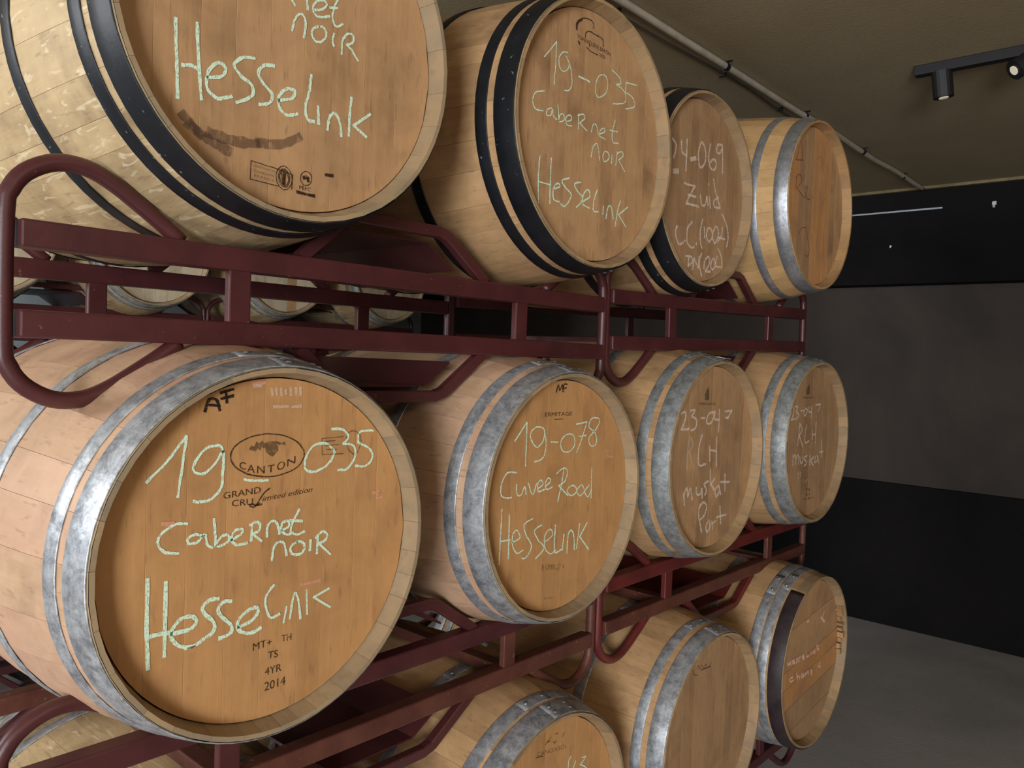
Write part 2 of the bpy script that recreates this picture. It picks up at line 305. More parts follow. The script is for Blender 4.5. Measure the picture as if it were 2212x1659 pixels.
MARKS = {
 'B1': [
  ['S','chalk',6.5,[(-2010,1235),(-1970,1275),(-1920,1325),(-1850,1385),(-1780,1445),(-1720,1515),(-1660,1585),(-1600,1665),(-1540,1745),(-1480,1805),(-1450,1855)]],
  ['S','chalk',6.5,[(-1450,1855),(-1450,1805),(-1460,1725),(-1480,1625),(-1490,1525),(-1500,1435),(-1510,1335),(-1530,1235),(-1540,1135),(-1550,1045),(-1560,985)]],
  ['S','chalk',6.5,[(-880,1585),(-890,1605),(-890,1625),(-900,1655),(-920,1675),(-940,1685),(-970,1695),(-1010,1685),(-1060,1685),(-1110,1675),(-1150,1655),(-1190,1625),(-1220,1595),(-1250,1555),(-1280,1515),(-1310,1475),(-1320,1445),(-1330,1415),(-1340,1395),(-1340,1365),(-1330,1345),(-1320,1325),(-1290,1305),(-1260,1295),(-1220,1285),(-1190,1285),(-1150,1295),(-1110,1325),(-1070,1355),(-1030,1395),(-1000,1425),(-970,1465),(-940,1515),(-910,1565),(-890,1595),(-880,1605),(-870,1575),(-870,1515),(-870,1435),(-870,1355),(-880,1285),(-880,1235),(-880,1185),(-880,1125),(-890,1085),(-900,1045),(-930,1005),(-950,975),(-990,945),(-1020,915),(-1050,895),(-1080,885),(-1120,875),(-1150,875),(-1180,875),(-1210,875),(-1240,875),(-1270,875),(-1290,885),(-1310,895),(-1320,895)]],
  ['S','chalk',6.5,[(-520,1145),(-500,1135),(-460,1125),(-420,1115),(-380,1115),(-340,1105),(-290,1105),(-240,1095),(-190,1095),(-150,1095),(-120,1095)]],
  ['S','chalk',6.5,[(1090,1495),(1070,1515),(1050,1545),(1020,1575),(990,1595),(960,1605),(920,1615),(860,1615),(810,1615),(760,1605),(710,1585),(680,1565),(640,1525),(610,1485),(590,1445),(570,1405),(550,1365),(550,1325),(550,1285),(550,1245),(560,1215),(590,1195),(610,1175),(650,1165),(690,1155),(730,1155),(770,1155),(820,1175),(880,1195),(930,1215),(970,1235),(1010,1275),(1050,1305),(1080,1355),(1100,1385),(1120,1425),(1130,1445),(1120,1465),(1110,1485),(1100,1495),(1080,1515)]],
  ['S','chalk',6.5,[(1060,1845),(1090,1845),(1140,1845),(1190,1845),(1250,1835),(1290,1825),(1320,1805),(1350,1775),(1380,1745),(1400,1715),(1400,1685),(1390,1665),(1370,1645),(1340,1615),(1320,1605),(1300,1585)]],
  ['S','chalk',6.5,[(1300,1585),(1330,1585),(1380,1575),(1430,1575),(1480,1555),(1520,1535),(1540,1505),(1550,1465),(1560,1425),(1560,1385),(1550,1335),(1530,1295),(1500,1255),(1470,1215),(1430,1175),(1400,1155),(1360,1135),(1320,1135),(1270,1145),(1230,1145),(1210,1145)]],
  ['S','chalk',6.5,[(1940,1775),(1890,1785),(1830,1785),(1750,1785),(1690,1785),(1640,1765),(1620,1735),(1610,1695),(1610,1655),(1610,1615),(1610,1585)]],
  ['S','chalk',6.5,[(1610,1585),(1650,1575),(1700,1545),(1760,1525),(1820,1495),(1860,1465),(1890,1435),(1910,1405),(1930,1375),(1930,1345),(1930,1315),(1920,1285),(1900,1245),(1870,1215),(1840,1195),(1800,1175),(1760,1165),(1700,1165),(1650,1175),(1610,1185),(1570,1185)]],
  ['S','chalk',6.5,[(-1410,575),(-1440,585),(-1480,585),(-1520,595),(-1570,595),(-1610,585),(-1650,565),(-1690,545),(-1730,525),(-1770,495),(-1790,475),(-1810,445),(-1830,425),(-1830,395),(-1840,375),(-1830,345),(-1820,315),(-1810,285),(-1780,255),(-1760,235),(-1730,205),(-1690,195),(-1640,185),(-1600,175),(-1560,165),(-1530,165)]],
  ['S','chalk',6.5,[(-1150,355),(-1170,355),(-1200,375),(-1220,385),(-1250,395),(-1280,405),(-1310,395),(-1330,395),(-1360,385),(-1380,365),(-1390,355),(-1400,345),(-1400,325),(-1390,305),(-1390,285),(-1370,275),(-1360,275),(-1330,275),(-1300,275),(-1270,275),(-1250,285),(-1220,305),(-1200,335),(-1170,355),(-1150,375),(-1140,375),(-1120,365),(-1120,335),(-1110,295),(-1110,265),(-1100,235),(-1090,215),(-1070,195),(-1050,185),(-1030,175),(-1020,165)]],
  ['S','chalk',6.5,[(-1000,595),(-1000,555),(-990,505),(-980,435),(-980,375),(-970,325),(-970,285),(-970,255),(-970,225),(-970,195),(-970,185)]],
  ['S','chalk',6.5,[(-970,185),(-960,195),(-950,225),(-930,255),(-910,275),(-890,295),(-870,315),(-850,325),(-820,325),(-800,335),(-790,325),(-770,325),(-760,305),(-750,285),(-750,265),(-750,245),(-760,225),(-780,215),(-800,205),(-830,185),(-850,185),(-870,175),(-900,175),(-920,165),(-940,175),(-950,185)]],
  ['S','chalk',6.5,[(-720,235),(-690,245),(-660,255),(-620,275),(-590,285),(-560,295),(-550,315),(-530,335),(-530,345),(-520,365),(-530,375),(-540,385),(-570,385),(-600,385),(-630,385),(-650,375),(-670,355),(-690,335),(-700,305),(-710,285),(-720,255),(-710,235),(-700,205),(-680,185),(-650,165),(-630,145),(-600,145),(-560,145),(-520,145),(-480,145),(-450,155)]],
  ['S','chalk',6.5,[(-370,435),(-380,175)]],
  ['S','chalk',6.5,[(-410,425),(-390,425),(-370,435),(-350,445),(-320,455),(-300,455),(-280,455),(-260,445),(-250,425),(-230,415),(-230,395),(-230,385),(-230,355),(-240,335),(-250,315),(-260,305),(-280,295),(-300,295),(-330,285),(-350,285),(-370,285)]],
  ['S','chalk',6.5,[(-370,285),(-200,145)]],
  ['S','chalk',6.5,[(-110,195),(-110,215),(-110,255),(-110,295),(-110,335),(-100,365),(-90,385),(-70,405),(-50,425),(-30,435),(-10,435),(10,435),(30,425),(40,415),(60,395),(70,375),(80,345),(90,315),(100,275),(110,245),(110,215)]],
  ['S','chalk',6.5,[(150,265),(170,265),(200,275),(230,285),(260,295),(280,315),(290,325),(290,355),(280,375),(270,385),(260,405),(240,405),(220,405),(200,395),(180,395),(160,375),(150,365),(150,335),(140,315),(140,285),(150,265),(160,245),(180,225),(200,205),(220,195),(240,185),(270,175),(290,185),(320,185),(340,195),(360,195)]],
  ['S','chalk',6.5,[(470,565),(450,535),(430,495),(400,455),(370,405),(350,375),(340,335),(330,305),(320,275),(320,245),(320,225),(330,205),(360,185),(380,175),(410,165),(440,155),(470,155),(500,165),(530,175),(560,185),(580,185)]],
  ['S','chalk',6.5,[(300,405),(530,365)]],
  ['S','chalk',6.5,[(-10,-195),(-10,-165),(0,-125),(0,-75),(10,-25),(20,15),(40,35),(50,55),(70,75),(90,75),(110,85),(130,85),(160,75),(180,75),(190,55),(210,35),(220,5),(230,-45),(240,-85),(250,-125),(250,-155)]],
  ['S','chalk',6.5,[(440,35),(420,25),(390,15),(360,5),(340,-15),(330,-35),(320,-55),(320,-75),(330,-105),(340,-125),(350,-145),(370,-155),(400,-165),(430,-175),(460,-175),(490,-175),(510,-175),(540,-165),(560,-145),(570,-125),(590,-105),(590,-85),(590,-65),(580,-45),(580,-15),(560,-5),(540,15),(520,25),(490,35),(470,35),(440,35)]],
  ['S','chalk',6.5,[(700,25),(690,-145)]],
  ['S','chalk',6.5,[(840,75),(830,-215)]],
  ['S','chalk',6.5,[(800,45),(820,65),(840,85),(870,105),(900,125),(920,135),(950,135),(970,125),(1000,105),(1020,85),(1030,65),(1030,55),(1020,25),(1010,5),(990,-15),(970,-25),(950,-35),(920,-45),(890,-45),(860,-45),(850,-45)]],
  ['S','chalk',6.5,[(850,-45),(1100,-275)]],
  ['S','chalk',6.5,[(40,-595),(20,-615),(-10,-635),(-40,-675),(-70,-705),(-90,-735),(-100,-765),(-110,-795),(-110,-835),(-110,-865),(-100,-905),(-90,-945),(-80,-985),(-60,-1035),(-40,-1075),(-20,-1105),(10,-1115),(50,-1115),(90,-1105),(120,-1095),(150,-1085)]],
  ['S','chalk',6.5,[(280,-995),(230,-1245)]],
  ['S','chalk',6.5,[(1090,-855),(790,-945)]],
  ['S','chalk',6.5,[(790,-945),(1130,-1185)]],
  ['S','chalk',6.5,[(650,-795),(670,-1205)]],
  ['S','chalk',6.5,[(340,-1205),(350,-1165),(360,-1095),(370,-1025),(380,-955),(390,-905),(400,-865),(410,-835),(420,-815),(430,-805),(440,-805),(450,-815),(460,-845),(480,-875),(490,-915),(500,-955),(510,-1015),(520,-1075),(530,-1145),(540,-1205),(540,-1245)]],
  ['S','chalk',9,[(-1970,-135),(-1970,-225),(-1970,-345),(-1970,-485),(-1970,-635),(-1970,-775),(-1970,-915),(-1960,-1055),(-1950,-1205),(-1950,-1325),(-1940,-1415)]],
  ['S','chalk',9,[(-1710,-225),(-1710,-315),(-1710,-435),(-1710,-575),(-1710,-715),(-1710,-835),(-1710,-945),(-1710,-1045),(-1710,-1155),(-1710,-1235),(-1710,-1295)]],
  ['S','chalk',9,[(-1950,-965),(-1930,-965),(-1900,-955),(-1860,-955),(-1820,-955),(-1780,-955),(-1750,-955),(-1710,-955),(-1670,-965),(-1640,-965),(-1610,-975)]],
  ['S','chalk',9,[(-1620,-995),(-1590,-995),(-1540,-995),(-1480,-995),(-1420,-995),(-1370,-995),(-1340,-985),(-1300,-975),(-1280,-955),(-1260,-935),(-1240,-915),(-1240,-895),(-1240,-875),(-1250,-855),(-1270,-835),(-1290,-815),(-1310,-805),(-1340,-795),(-1380,-795),(-1410,-795),(-1440,-795),(-1480,-805),(-1510,-825),(-1540,-855),(-1560,-875),(-1580,-905),(-1600,-925),(-1610,-955),(-1620,-985),(-1620,-1015),(-1610,-1045),(-1600,-1075),(-1580,-1105),(-1560,-1135),(-1530,-1165),(-1500,-1195),(-1470,-1215),(-1430,-1225),(-1400,-1245),(-1360,-1255),(-1320,-1255),(-1290,-1255),(-1250,-1245),(-1220,-1235),(-1190,-1225),(-1170,-1215)]],
  ['S','chalk',9,[(-900,-625),(-920,-625),(-950,-615),(-980,-615),(-1020,-615),(-1040,-615),(-1070,-635),(-1090,-645),(-1120,-665),(-1130,-685),(-1150,-705),(-1150,-725),(-1150,-745),(-1140,-765),(-1120,-795),(-1110,-815),(-1080,-845),(-1050,-875),(-1020,-905),(-990,-935),(-970,-965),(-960,-995),(-950,-1025),(-950,-1055),(-960,-1085),(-980,-1115),(-1000,-1135),(-1040,-1155),(-1080,-1165),(-1120,-1185),(-1150,-1195)]],
  ['S','chalk',9,[(-690,-705),(-710,-705),(-730,-695),(-760,-685),(-790,-685),(-810,-695),(-830,-695),(-850,-715),(-880,-735),(-890,-755),(-900,-775),(-900,-795),(-900,-815),(-890,-845),(-870,-875),(-850,-905),(-820,-935),(-780,-975),(-740,-1015),(-700,-1055),(-680,-1085),(-670,-1115),(-670,-1145),(-670,-1165),(-680,-1185),(-700,-1195),(-730,-1215),(-770,-1225),(-810,-1225),(-840,-1235),(-870,-1235)]],
  ['S','chalk',9,[(-570,-1135),(-540,-1135),(-500,-1125),(-450,-1115),(-400,-1105),(-360,-1095),(-330,-1075),(-300,-1055),(-270,-1025),(-250,-1005),(-240,-985),(-230,-965),(-230,-945),(-230,-925),(-240,-905),(-250,-895),(-270,-895),(-300,-885),(-330,-895),(-360,-895),(-390,-905),(-420,-915),(-450,-935),(-490,-955),(-510,-975),(-540,-995),(-550,-1015),(-570,-1045),(-580,-1065),(-580,-1085),(-580,-1115),(-580,-1135),(-570,-1155),(-550,-1185),(-530,-1205),(-510,-1225),(-480,-1235),(-440,-1255),(-410,-1265),(-370,-1275),(-330,-1275),(-290,-1275),(-260,-1265),(-220,-1245),(-190,-1235),(-170,-1235)]],
  ['S','red_chalk',3,[(1970,675),(1990,675),(2030,675),(2070,685),(2100,685),(2120,685),(2120,665),(2100,645),(2070,625),(2060,605),(2050,585),(2070,585),(2100,585),(2140,585),(2170,585),(2190,585)]],
  ['S','red_chalk',3,[(-1780,625),(-1610,615)]],
  ['S','red_chalk',3,[(-1730,605),(-1640,595)]],
  ['S','red_chalk',3,[(-1360,-1275),(-1260,-1275)]],
  ['S','red_chalk',3,[(-410,2605),(-200,2625)]],
  ['S','red_chalk',3,[(540,-685),(910,-685)]],
  ['S','faint_chalk',3,[(-390,2575),(-270,2575)]],
  ['S','faint_chalk',3,[(-90,2535),(-70,2425)]],
  ['S','faint_chalk',3,[(-10,2535),(0,2435)]],
  ['S','faint_chalk',3,[(80,2535),(90,2425)]],
  ['S','faint_chalk',3,[(160,2505),(170,2445)]],
  ['S','faint_chalk',3,[(250,2545),(260,2425)]],
  ['S','faint_chalk',3,[(350,2535),(360,2435)]],
  ['S','faint_chalk',3,[(430,2545),(440,2425)]],
  ['S','faint_chalk',3,[(-40,2245),(220,2245)]],
  ['S','faint_chalk',3,[(280,2235),(450,2245)]],
  ['S','marker',4.5,[(-1180,2205),(-1170,2235),(-1160,2275),(-1150,2315),(-1130,2355),(-1120,2375),(-1100,2385),(-1070,2395),(-1050,2385),(-1020,2375),(-1000,2365),(-990,2345),(-970,2305),(-960,2275),(-960,2245),(-950,2215)]],
  ['S','marker',4.5,[(-1120,2295),(-970,2285)]],
  ['S','marker',4.5,[(-940,2475),(-740,2525)]],
  ['S','marker',4.5,[(-930,2385),(-740,2425)]],
  ['S','marker',4.5,[(-860,2505),(-840,2325)]],
  ['S','brand',1.8,[(530,1465),(530,1415),(500,1365),(470,1315),(420,1265),(350,1225),(270,1195),(180,1175),(90,1155),(-10,1145),(-110,1145),(-210,1155),(-310,1175),(-400,1195),(-490,1225),(-560,1265),(-630,1305),(-680,1345),(-720,1395),(-750,1445),(-760,1495),(-760,1545),(-740,1595),(-710,1645),(-660,1685),(-600,1725),(-530,1755),(-450,1785),(-360,1805),(-270,1815),(-170,1825),(-70,1815),(30,1805),(130,1785),(220,1755),(310,1715),(380,1675),(440,1625),(480,1575),(520,1525),(530,1465)]],
  ['F','faint_brand',0,[(-170,1545),(-180,1625),(-120,1675),(-20,1675),(50,1615),(50,1545),(-20,1475),(-50,1455),(-100,1485)]],
  ['F','faint_brand',0,[(-460,1595),(-420,1655),(-370,1635),(-330,1715),(-290,1675),(-230,1725),(-200,1675),(-120,1705),(-150,1635),(-200,1595),(-240,1625),(-260,1565),(-310,1605),(-340,1555),(-390,1575)]],
  ['F','faint_brand',0,[(-150,1695),(10,1705),(110,1665),(170,1685),(180,1615),(130,1645),(70,1635),(-60,1675)]],
  ['S','faint_brand',1.5,[(870,1695),(880,1425)]],
  ['S','faint_brand',1.5,[(870,1695),(1290,1705)]],
  ['S','faint_brand',1.5,[(880,1425),(1300,1415)]],
  ['S','faint_brand',1.5,[(920,1645),(1130,1645)]],
  ['S','faint_brand',1.5,[(920,1575),(1210,1575)]],
  ['S','faint_brand',1.5,[(960,1505),(1170,1495)]],
  ['S','faint_brand',1.5,[(1380,1745),(1400,1765),(1420,1775),(1450,1785),(1480,1795),(1510,1795),(1540,1785),(1570,1775),(1600,1755),(1630,1735),(1640,1715),(1660,1685),(1660,1655),(1670,1615),(1670,1585),(1660,1545),(1650,1515),(1630,1475),(1610,1435),(1590,1405),(1570,1395),(1540,1385),(1510,1395),(1480,1415),(1460,1435),(1430,1455),(1410,1475),(1400,1505),(1380,1535),(1370,1575),(1360,1605),(1360,1635),(1360,1665),(1360,1695),(1370,1725),(1380,1745)]],
  ['S','brand',2.0,[(-80,965),(-90,955),(-110,945),(-140,925),(-160,915),(-180,895),(-200,875),(-210,855),(-230,835),(-240,815),(-260,795),(-270,775),(-280,765),(-290,745),(-300,735),(-310,725)]],
  ['S','brand',2.0,[(-250,745),(-270,735),(-280,725),(-310,715),(-330,705),(-340,695),(-360,695),(-380,695),(-390,705),(-410,715),(-420,715),(-420,725),(-420,735),(-420,735),(-410,745),(-400,745),(-380,745),(-360,735),(-340,725),(-310,715),(-290,715),(-270,715),(-260,715),(-240,715),(-230,725),(-220,725)]],
  ['T', 'brand', 'GRAND', [-859, 875, -239, 905, 100], 0],
  ['T', 'brand', 'CRU', [-719, 745, -369, 735, 100], 0],
  ['T', 'brand', 'imited edition', [-209, 765, 690, 825, 90], 0.4],
  ['T', 'brand', 'C', [-609, 1315, -499, 1285, 110], 0],
  ['T', 'brand', 'A', [-479, 1255, -349, 1225, 120], 0],
  ['T', 'brand', 'N', [-309, 1215, -179, 1205, 120], 0],
  ['T', 'brand', 'T', [-129, 1205, -9, 1215, 120], 0],
  ['T', 'brand', 'O', [40, 1225, 180, 1255, 130], 0],
  ['T', 'brand', 'N', [220, 1275, 370, 1325, 120], 0],
  ['T', 'brand', 'MT+', [-309, -1574, 20, -1564, 119], 0],
  ['T', 'brand', 'TH', [200, -1554, 380, -1564, 109], 0],
  ['T', 'brand', 'TS', [-39, -1774, 140, -1784, 120], 0],
  ['T', 'brand', '4YR', [-89, -2024, 210, -2024, 120], 0],
  ['T', 'brand', '2014', [-89, -2274, 290, -2274, 140], 0],
 ],
 'B2': [
  ['S','chalk',5,[(-1660,1327),(-1280,1727)]],
  ['S','chalk',5,[(-1280,1727),(-1280,1657),(-1280,1567),(-1280,1457),(-1280,1347),(-1280,1237),(-1280,1137),(-1280,1027),(-1280,927),(-1280,837),(-1280,767)]],
  ['S','chalk',5,[(-700,1537),(-720,1567),(-770,1587),(-820,1597),(-870,1607),(-920,1607),(-960,1607),(-1010,1587),(-1060,1557),(-1100,1537),(-1120,1507),(-1140,1477),(-1150,1447),(-1150,1417),(-1140,1377),(-1130,1347),(-1100,1307),(-1060,1257),(-1020,1217),(-970,1177),(-930,1157),(-880,1157),(-840,1177),(-790,1207),(-750,1237),(-720,1277),(-690,1327),(-680,1377),(-670,1437),(-670,1487),(-680,1527)]],
  ['S','chalk',5,[(-680,1527),(-670,1487),(-650,1407),(-620,1327),(-610,1247),(-600,1177),(-610,1117),(-620,1047),(-640,997),(-660,947),(-700,907),(-750,877),(-810,857),(-880,847),(-940,847),(-980,837)]],
  ['S','chalk',5,[(-440,1247),(-180,1227)]],
  ['S','chalk',5,[(100,1377),(60,1357),(20,1337),(-20,1307),(-50,1277),(-70,1237),(-70,1207),(-80,1157),(-70,1117),(-50,1077),(-30,1047),(0,1017),(50,997),(100,977),(160,977),(210,977),(260,987),(310,1007),(360,1037),(410,1077),(440,1117),(450,1157),(450,1217),(430,1277),(410,1327),(380,1357),(340,1377),(280,1387),(220,1397),(160,1387),(100,1377)]],
  ['S','chalk',5,[(480,1607),(890,1647)]],
  ['S','chalk',5,[(890,1647),(870,1587),(830,1507),(790,1417),(750,1327),(710,1247),(670,1177),(630,1097),(590,1037),(550,977),(530,937)]],
  ['S','chalk',5,[(620,1317),(890,1327)]],
  ['S','chalk',5,[(1390,1687),(1360,1717),(1290,1727),(1220,1737),(1150,1737),(1090,1727),(1050,1697),(1020,1667),(990,1617),(980,1567),(980,1527),(1010,1497),(1070,1467),(1130,1437),(1200,1407),(1240,1367),(1270,1317),(1300,1267),(1310,1207),(1310,1157),(1300,1117),(1280,1087),(1230,1067),(1180,1057),(1130,1057),(1090,1067),(1060,1087),(1030,1127),(1000,1167),(990,1217),(1000,1257),(1030,1297),(1090,1337),(1160,1387),(1230,1427),(1280,1467),(1320,1507),(1360,1557),(1390,1597),(1400,1637),(1400,1667)]],
  ['S','chalk',5,[(-1570,647),(-1610,657),(-1670,667),(-1740,677),(-1810,677),(-1860,667),(-1910,637),(-1950,587),(-1990,537),(-2020,477),(-2040,427),(-2050,377),(-2050,317),(-2050,267),(-2030,217),(-2000,177),(-1950,157),(-1880,137),(-1810,127),(-1740,127),(-1700,127)]],
  ['S','chalk',5,[(-1550,397),(-1550,367),(-1550,327),(-1550,277),(-1550,227),(-1530,197),(-1520,167),(-1490,147),(-1460,137),(-1420,137),(-1400,147),(-1370,167),(-1350,217),(-1320,267),(-1300,307),(-1280,327),(-1270,307),(-1250,267),(-1240,217),(-1230,167),(-1220,137)]],
  ['S','chalk',5,[(-1170,387),(-1140,337),(-1110,277),(-1080,197),(-1040,147),(-1010,117),(-980,137),(-950,187),(-920,257),(-900,317),(-880,357)]],
  ['S','chalk',5,[(-820,237),(-790,247),(-760,257),(-710,277),(-680,297),(-660,317),(-660,337),(-680,367),(-700,387),(-720,407),(-740,417),(-760,407),(-790,397),(-810,377),(-830,357),(-840,327),(-850,297),(-850,267),(-840,227),(-830,187),(-810,167),(-780,157),(-730,167),(-680,177),(-640,187),(-600,187)]],
  ['S','chalk',5,[(-550,257),(-520,277),(-490,297),(-440,317),(-410,347),(-390,367),(-390,387),(-410,407),(-440,427),(-460,437),(-490,437),(-500,427),(-520,407),(-540,387),(-560,357),(-570,327),(-570,297),(-570,267),(-560,227),(-550,197),(-530,187),(-500,177),(-450,187),(-400,197),(-350,207),(-320,217)]],
  ['S','chalk',5,[(70,607),(70,567),(60,497),(50,427),(30,347),(20,277),(-10,187),(-40,87),(-70,-3),(-90,-93),(-110,-143)]],
  ['S','chalk',5,[(-190,507),(-150,527),(-100,557),(-40,587),(20,607),(70,617),(110,617),(150,597),(180,577),(200,557),(210,517),(210,487),(200,437),(180,387),(160,347),(130,307),(90,287),(40,267),(-20,247),(-60,237),(-100,227)]],
  ['S','chalk',5,[(-100,227),(270,-43)]],
  ['S','chalk',5,[(340,167),(300,157),(270,137),(250,107),(230,87),(220,57),(240,37),(270,7),(310,-23),(350,-43),(390,-53),(430,-53),(480,-43),(520,-23),(560,-3),(580,17),(590,47),(580,77),(570,107),(540,127),(520,147),(490,167),(450,177),(410,177),(370,177),(340,167)]],
  ['S','chalk',5,[(740,157),(710,137),(670,117),(640,97),(610,67),(600,47),(600,17),(620,-13),(650,-53),(680,-73),(710,-93),(750,-93),(790,-73),(830,-53),(870,-33),(890,-13),(890,17),(880,47),(860,87),(840,117),(820,137),(810,147),(790,157),(780,167),(760,157),(740,157)]],
  ['S','chalk',5,[(1070,127),(1050,107),(1010,77),(960,47),(930,17),(910,-13),(920,-43),(950,-83),(980,-113),(1020,-143),(1050,-153),(1080,-133),(1100,-103),(1130,-53),(1160,-13),(1170,7)]],
  ['S','chalk',5,[(1160,517),(1180,-193)]],
  ['S','chalk',5,[(-1990,-93),(-1990,-173),(-1990,-283),(-2000,-423),(-2000,-563),(-2010,-693),(-2010,-813),(-2010,-943),(-2020,-1073),(-2020,-1183),(-2020,-1263)]],
  ['S','chalk',5,[(-1750,-233),(-1730,-1183)]],
  ['S','chalk',5,[(-2020,-773),(-1700,-783)]],
  ['S','chalk',5,[(-1650,-853),(-1610,-843),(-1540,-833),(-1470,-823),(-1410,-803),(-1380,-783),(-1380,-743),(-1400,-703),(-1430,-663),(-1460,-623),(-1490,-603),(-1520,-603),(-1550,-613),(-1580,-643),(-1610,-663),(-1620,-703),(-1630,-733),(-1630,-783),(-1630,-833),(-1620,-883),(-1610,-923),(-1590,-973),(-1560,-1013),(-1530,-1053),(-1500,-1083),(-1470,-1113),(-1420,-1113),(-1380,-1113),(-1330,-1093),(-1290,-1083),(-1260,-1073)]],
  ['S','chalk',5,[(-980,-423),(-1020,-433),(-1090,-443),(-1160,-463),(-1220,-493),(-1260,-523),(-1260,-563),(-1250,-603),(-1230,-663),(-1200,-713),(-1170,-763),(-1140,-813),(-1090,-863),(-1040,-923),(-1000,-973),(-980,-1023),(-990,-1073),(-1020,-1133),(-1070,-1183),(-1110,-1223),(-1150,-1253),(-1180,-1263),(-1210,-1263),(-1240,-1263),(-1270,-1253),(-1290,-1243)]],
  ['S','chalk',5,[(-650,-603),(-690,-613),(-750,-623),(-810,-643),(-860,-663),(-890,-683),(-900,-723),(-880,-773),(-850,-813),(-810,-863),(-770,-913),(-730,-963),(-660,-1003),(-600,-1053),(-560,-1093),(-540,-1143),(-570,-1183),(-630,-1223),(-710,-1273),(-780,-1303),(-820,-1333)]],
  ['S','chalk',5,[(-510,-1003),(-470,-983),(-410,-973),(-350,-943),(-290,-923),(-260,-893),(-250,-863),(-260,-823),(-280,-783),(-310,-753),(-340,-743),(-370,-743),(-420,-763),(-460,-783),(-500,-823),(-520,-853),(-530,-903),(-540,-963),(-530,-1033),(-520,-1093),(-500,-1143),(-480,-1193),(-440,-1233),(-390,-1263),(-350,-1293),(-310,-1313),(-270,-1313),(-220,-1303),(-180,-1283),(-150,-1263),(-120,-1253)]],
  ['S','chalk',6.5,[(-160,-673),(-160,-763),(-170,-893),(-180,-1043),(-170,-1183),(-160,-1273),(-120,-1313),(-70,-1313),(-10,-1303),(50,-1283),(90,-1273)]],
  ['S','chalk',6.5,[(170,-933),(130,-1293)]],
  ['S','chalk',6.5,[(310,-1393),(310,-1333),(310,-1243),(310,-1143),(320,-1053),(330,-983),(340,-933),(370,-903),(390,-883),(420,-873),(440,-873),(460,-883),(480,-903),(510,-933),(530,-963),(540,-1013),(560,-1073),(570,-1153),(580,-1233),(580,-1303),(590,-1353)]],
  ['S','chalk',6.5,[(760,-763),(670,-1343)]],
  ['S','chalk',6.5,[(1050,-783),(780,-1073)]],
  ['S','chalk',6.5,[(780,-1073),(1150,-1433)]],
  ['S','red_chalk',3,[(1710,907),(1730,917),(1760,927),(1800,927),(1820,937),(1840,927),(1830,907),(1810,877),(1780,837),(1760,807),(1760,777),(1800,767),(1860,757),(1930,757),(1990,747),(2030,747)]],
  ['S','marker',3,[(-310,2357),(-300,2377),(-290,2427),(-270,2477),(-250,2517),(-230,2527),(-220,2517),(-220,2487),(-210,2447),(-200,2417),(-190,2397),(-170,2417),(-150,2447),(-120,2497),(-100,2527),(-80,2537),(-80,2527),(-80,2487),(-80,2437),(-80,2397),(-90,2367)]],
  ['S','marker',3,[(-30,2367),(-40,2387),(-40,2427),(-50,2467),(-50,2507),(-40,2527),(-20,2547),(0,2547),(40,2547),(70,2537),(90,2537)]],
  ['S','marker',3,[(-60,2447),(60,2457)]],
  ['S','brand',1.6,[(-340,1747),(-20,1747)]],
  ['T', 'brand', 'ERMITAGE', [-679, 1827, 300, 1817, 90], 0],
  ['T', 'faint_brand', 'B OMBL.JT 4', [-589, -1632, 220, -1742, 120], 0],
  ['T', 'faint_brand', '47 047', [-489, -2322, -109, -2372, 40], 0],
 ],
 'A1': [
  ['S','chalk',8,[(-1943,-430),(-1943,-500),(-1933,-610),(-1933,-730),(-1923,-860),(-1913,-980),(-1913,-1090),(-1903,-1220),(-1903,-1330),(-1893,-1430),(-1893,-1510)]],
  ['S','chalk',8,[(-1633,-390),(-1623,-470),(-1623,-580),(-1613,-700),(-1603,-830),(-1593,-940),(-1583,-1050),(-1573,-1170),(-1563,-1280),(-1553,-1380),(-1543,-1440)]],
  ['S','chalk',8,[(-1833,-1040),(-1813,-1040),(-1793,-1030),(-1773,-1020),(-1743,-1020),(-1713,-1010),(-1693,-1010),(-1663,-1020),(-1633,-1020),(-1613,-1030),(-1593,-1030)]],
  ['S','chalk',8,[(-1463,-1110),(-1433,-1100),(-1383,-1090),(-1333,-1070),(-1283,-1060),(-1243,-1030),(-1213,-1010),(-1203,-980),(-1183,-950),(-1183,-920),(-1183,-900),(-1203,-880),(-1223,-860),(-1253,-850),(-1283,-850),(-1313,-860),(-1343,-880),(-1373,-910),(-1403,-950),(-1433,-990),(-1453,-1030),(-1463,-1080),(-1473,-1130),(-1473,-1180),(-1473,-1220),(-1463,-1260),(-1443,-1290),(-1413,-1320),(-1373,-1340),(-1333,-1360),(-1303,-1370),(-1253,-1360),(-1213,-1340),(-1163,-1320),(-1113,-1300),(-1083,-1280)]],
  ['S','chalk',8,[(-723,-620),(-753,-630),(-793,-630),(-833,-640),(-883,-650),(-923,-670),(-953,-690),(-983,-720),(-1013,-750),(-1043,-780),(-1053,-810),(-1043,-840),(-1033,-860),(-1003,-890),(-973,-910),(-943,-940),(-913,-960),(-863,-980),(-823,-990),(-783,-1010),(-753,-1040),(-743,-1070),(-733,-1100),(-733,-1130),(-743,-1170),(-763,-1200),(-803,-1230),(-853,-1270),(-913,-1300),(-963,-1330),(-1003,-1350)]],
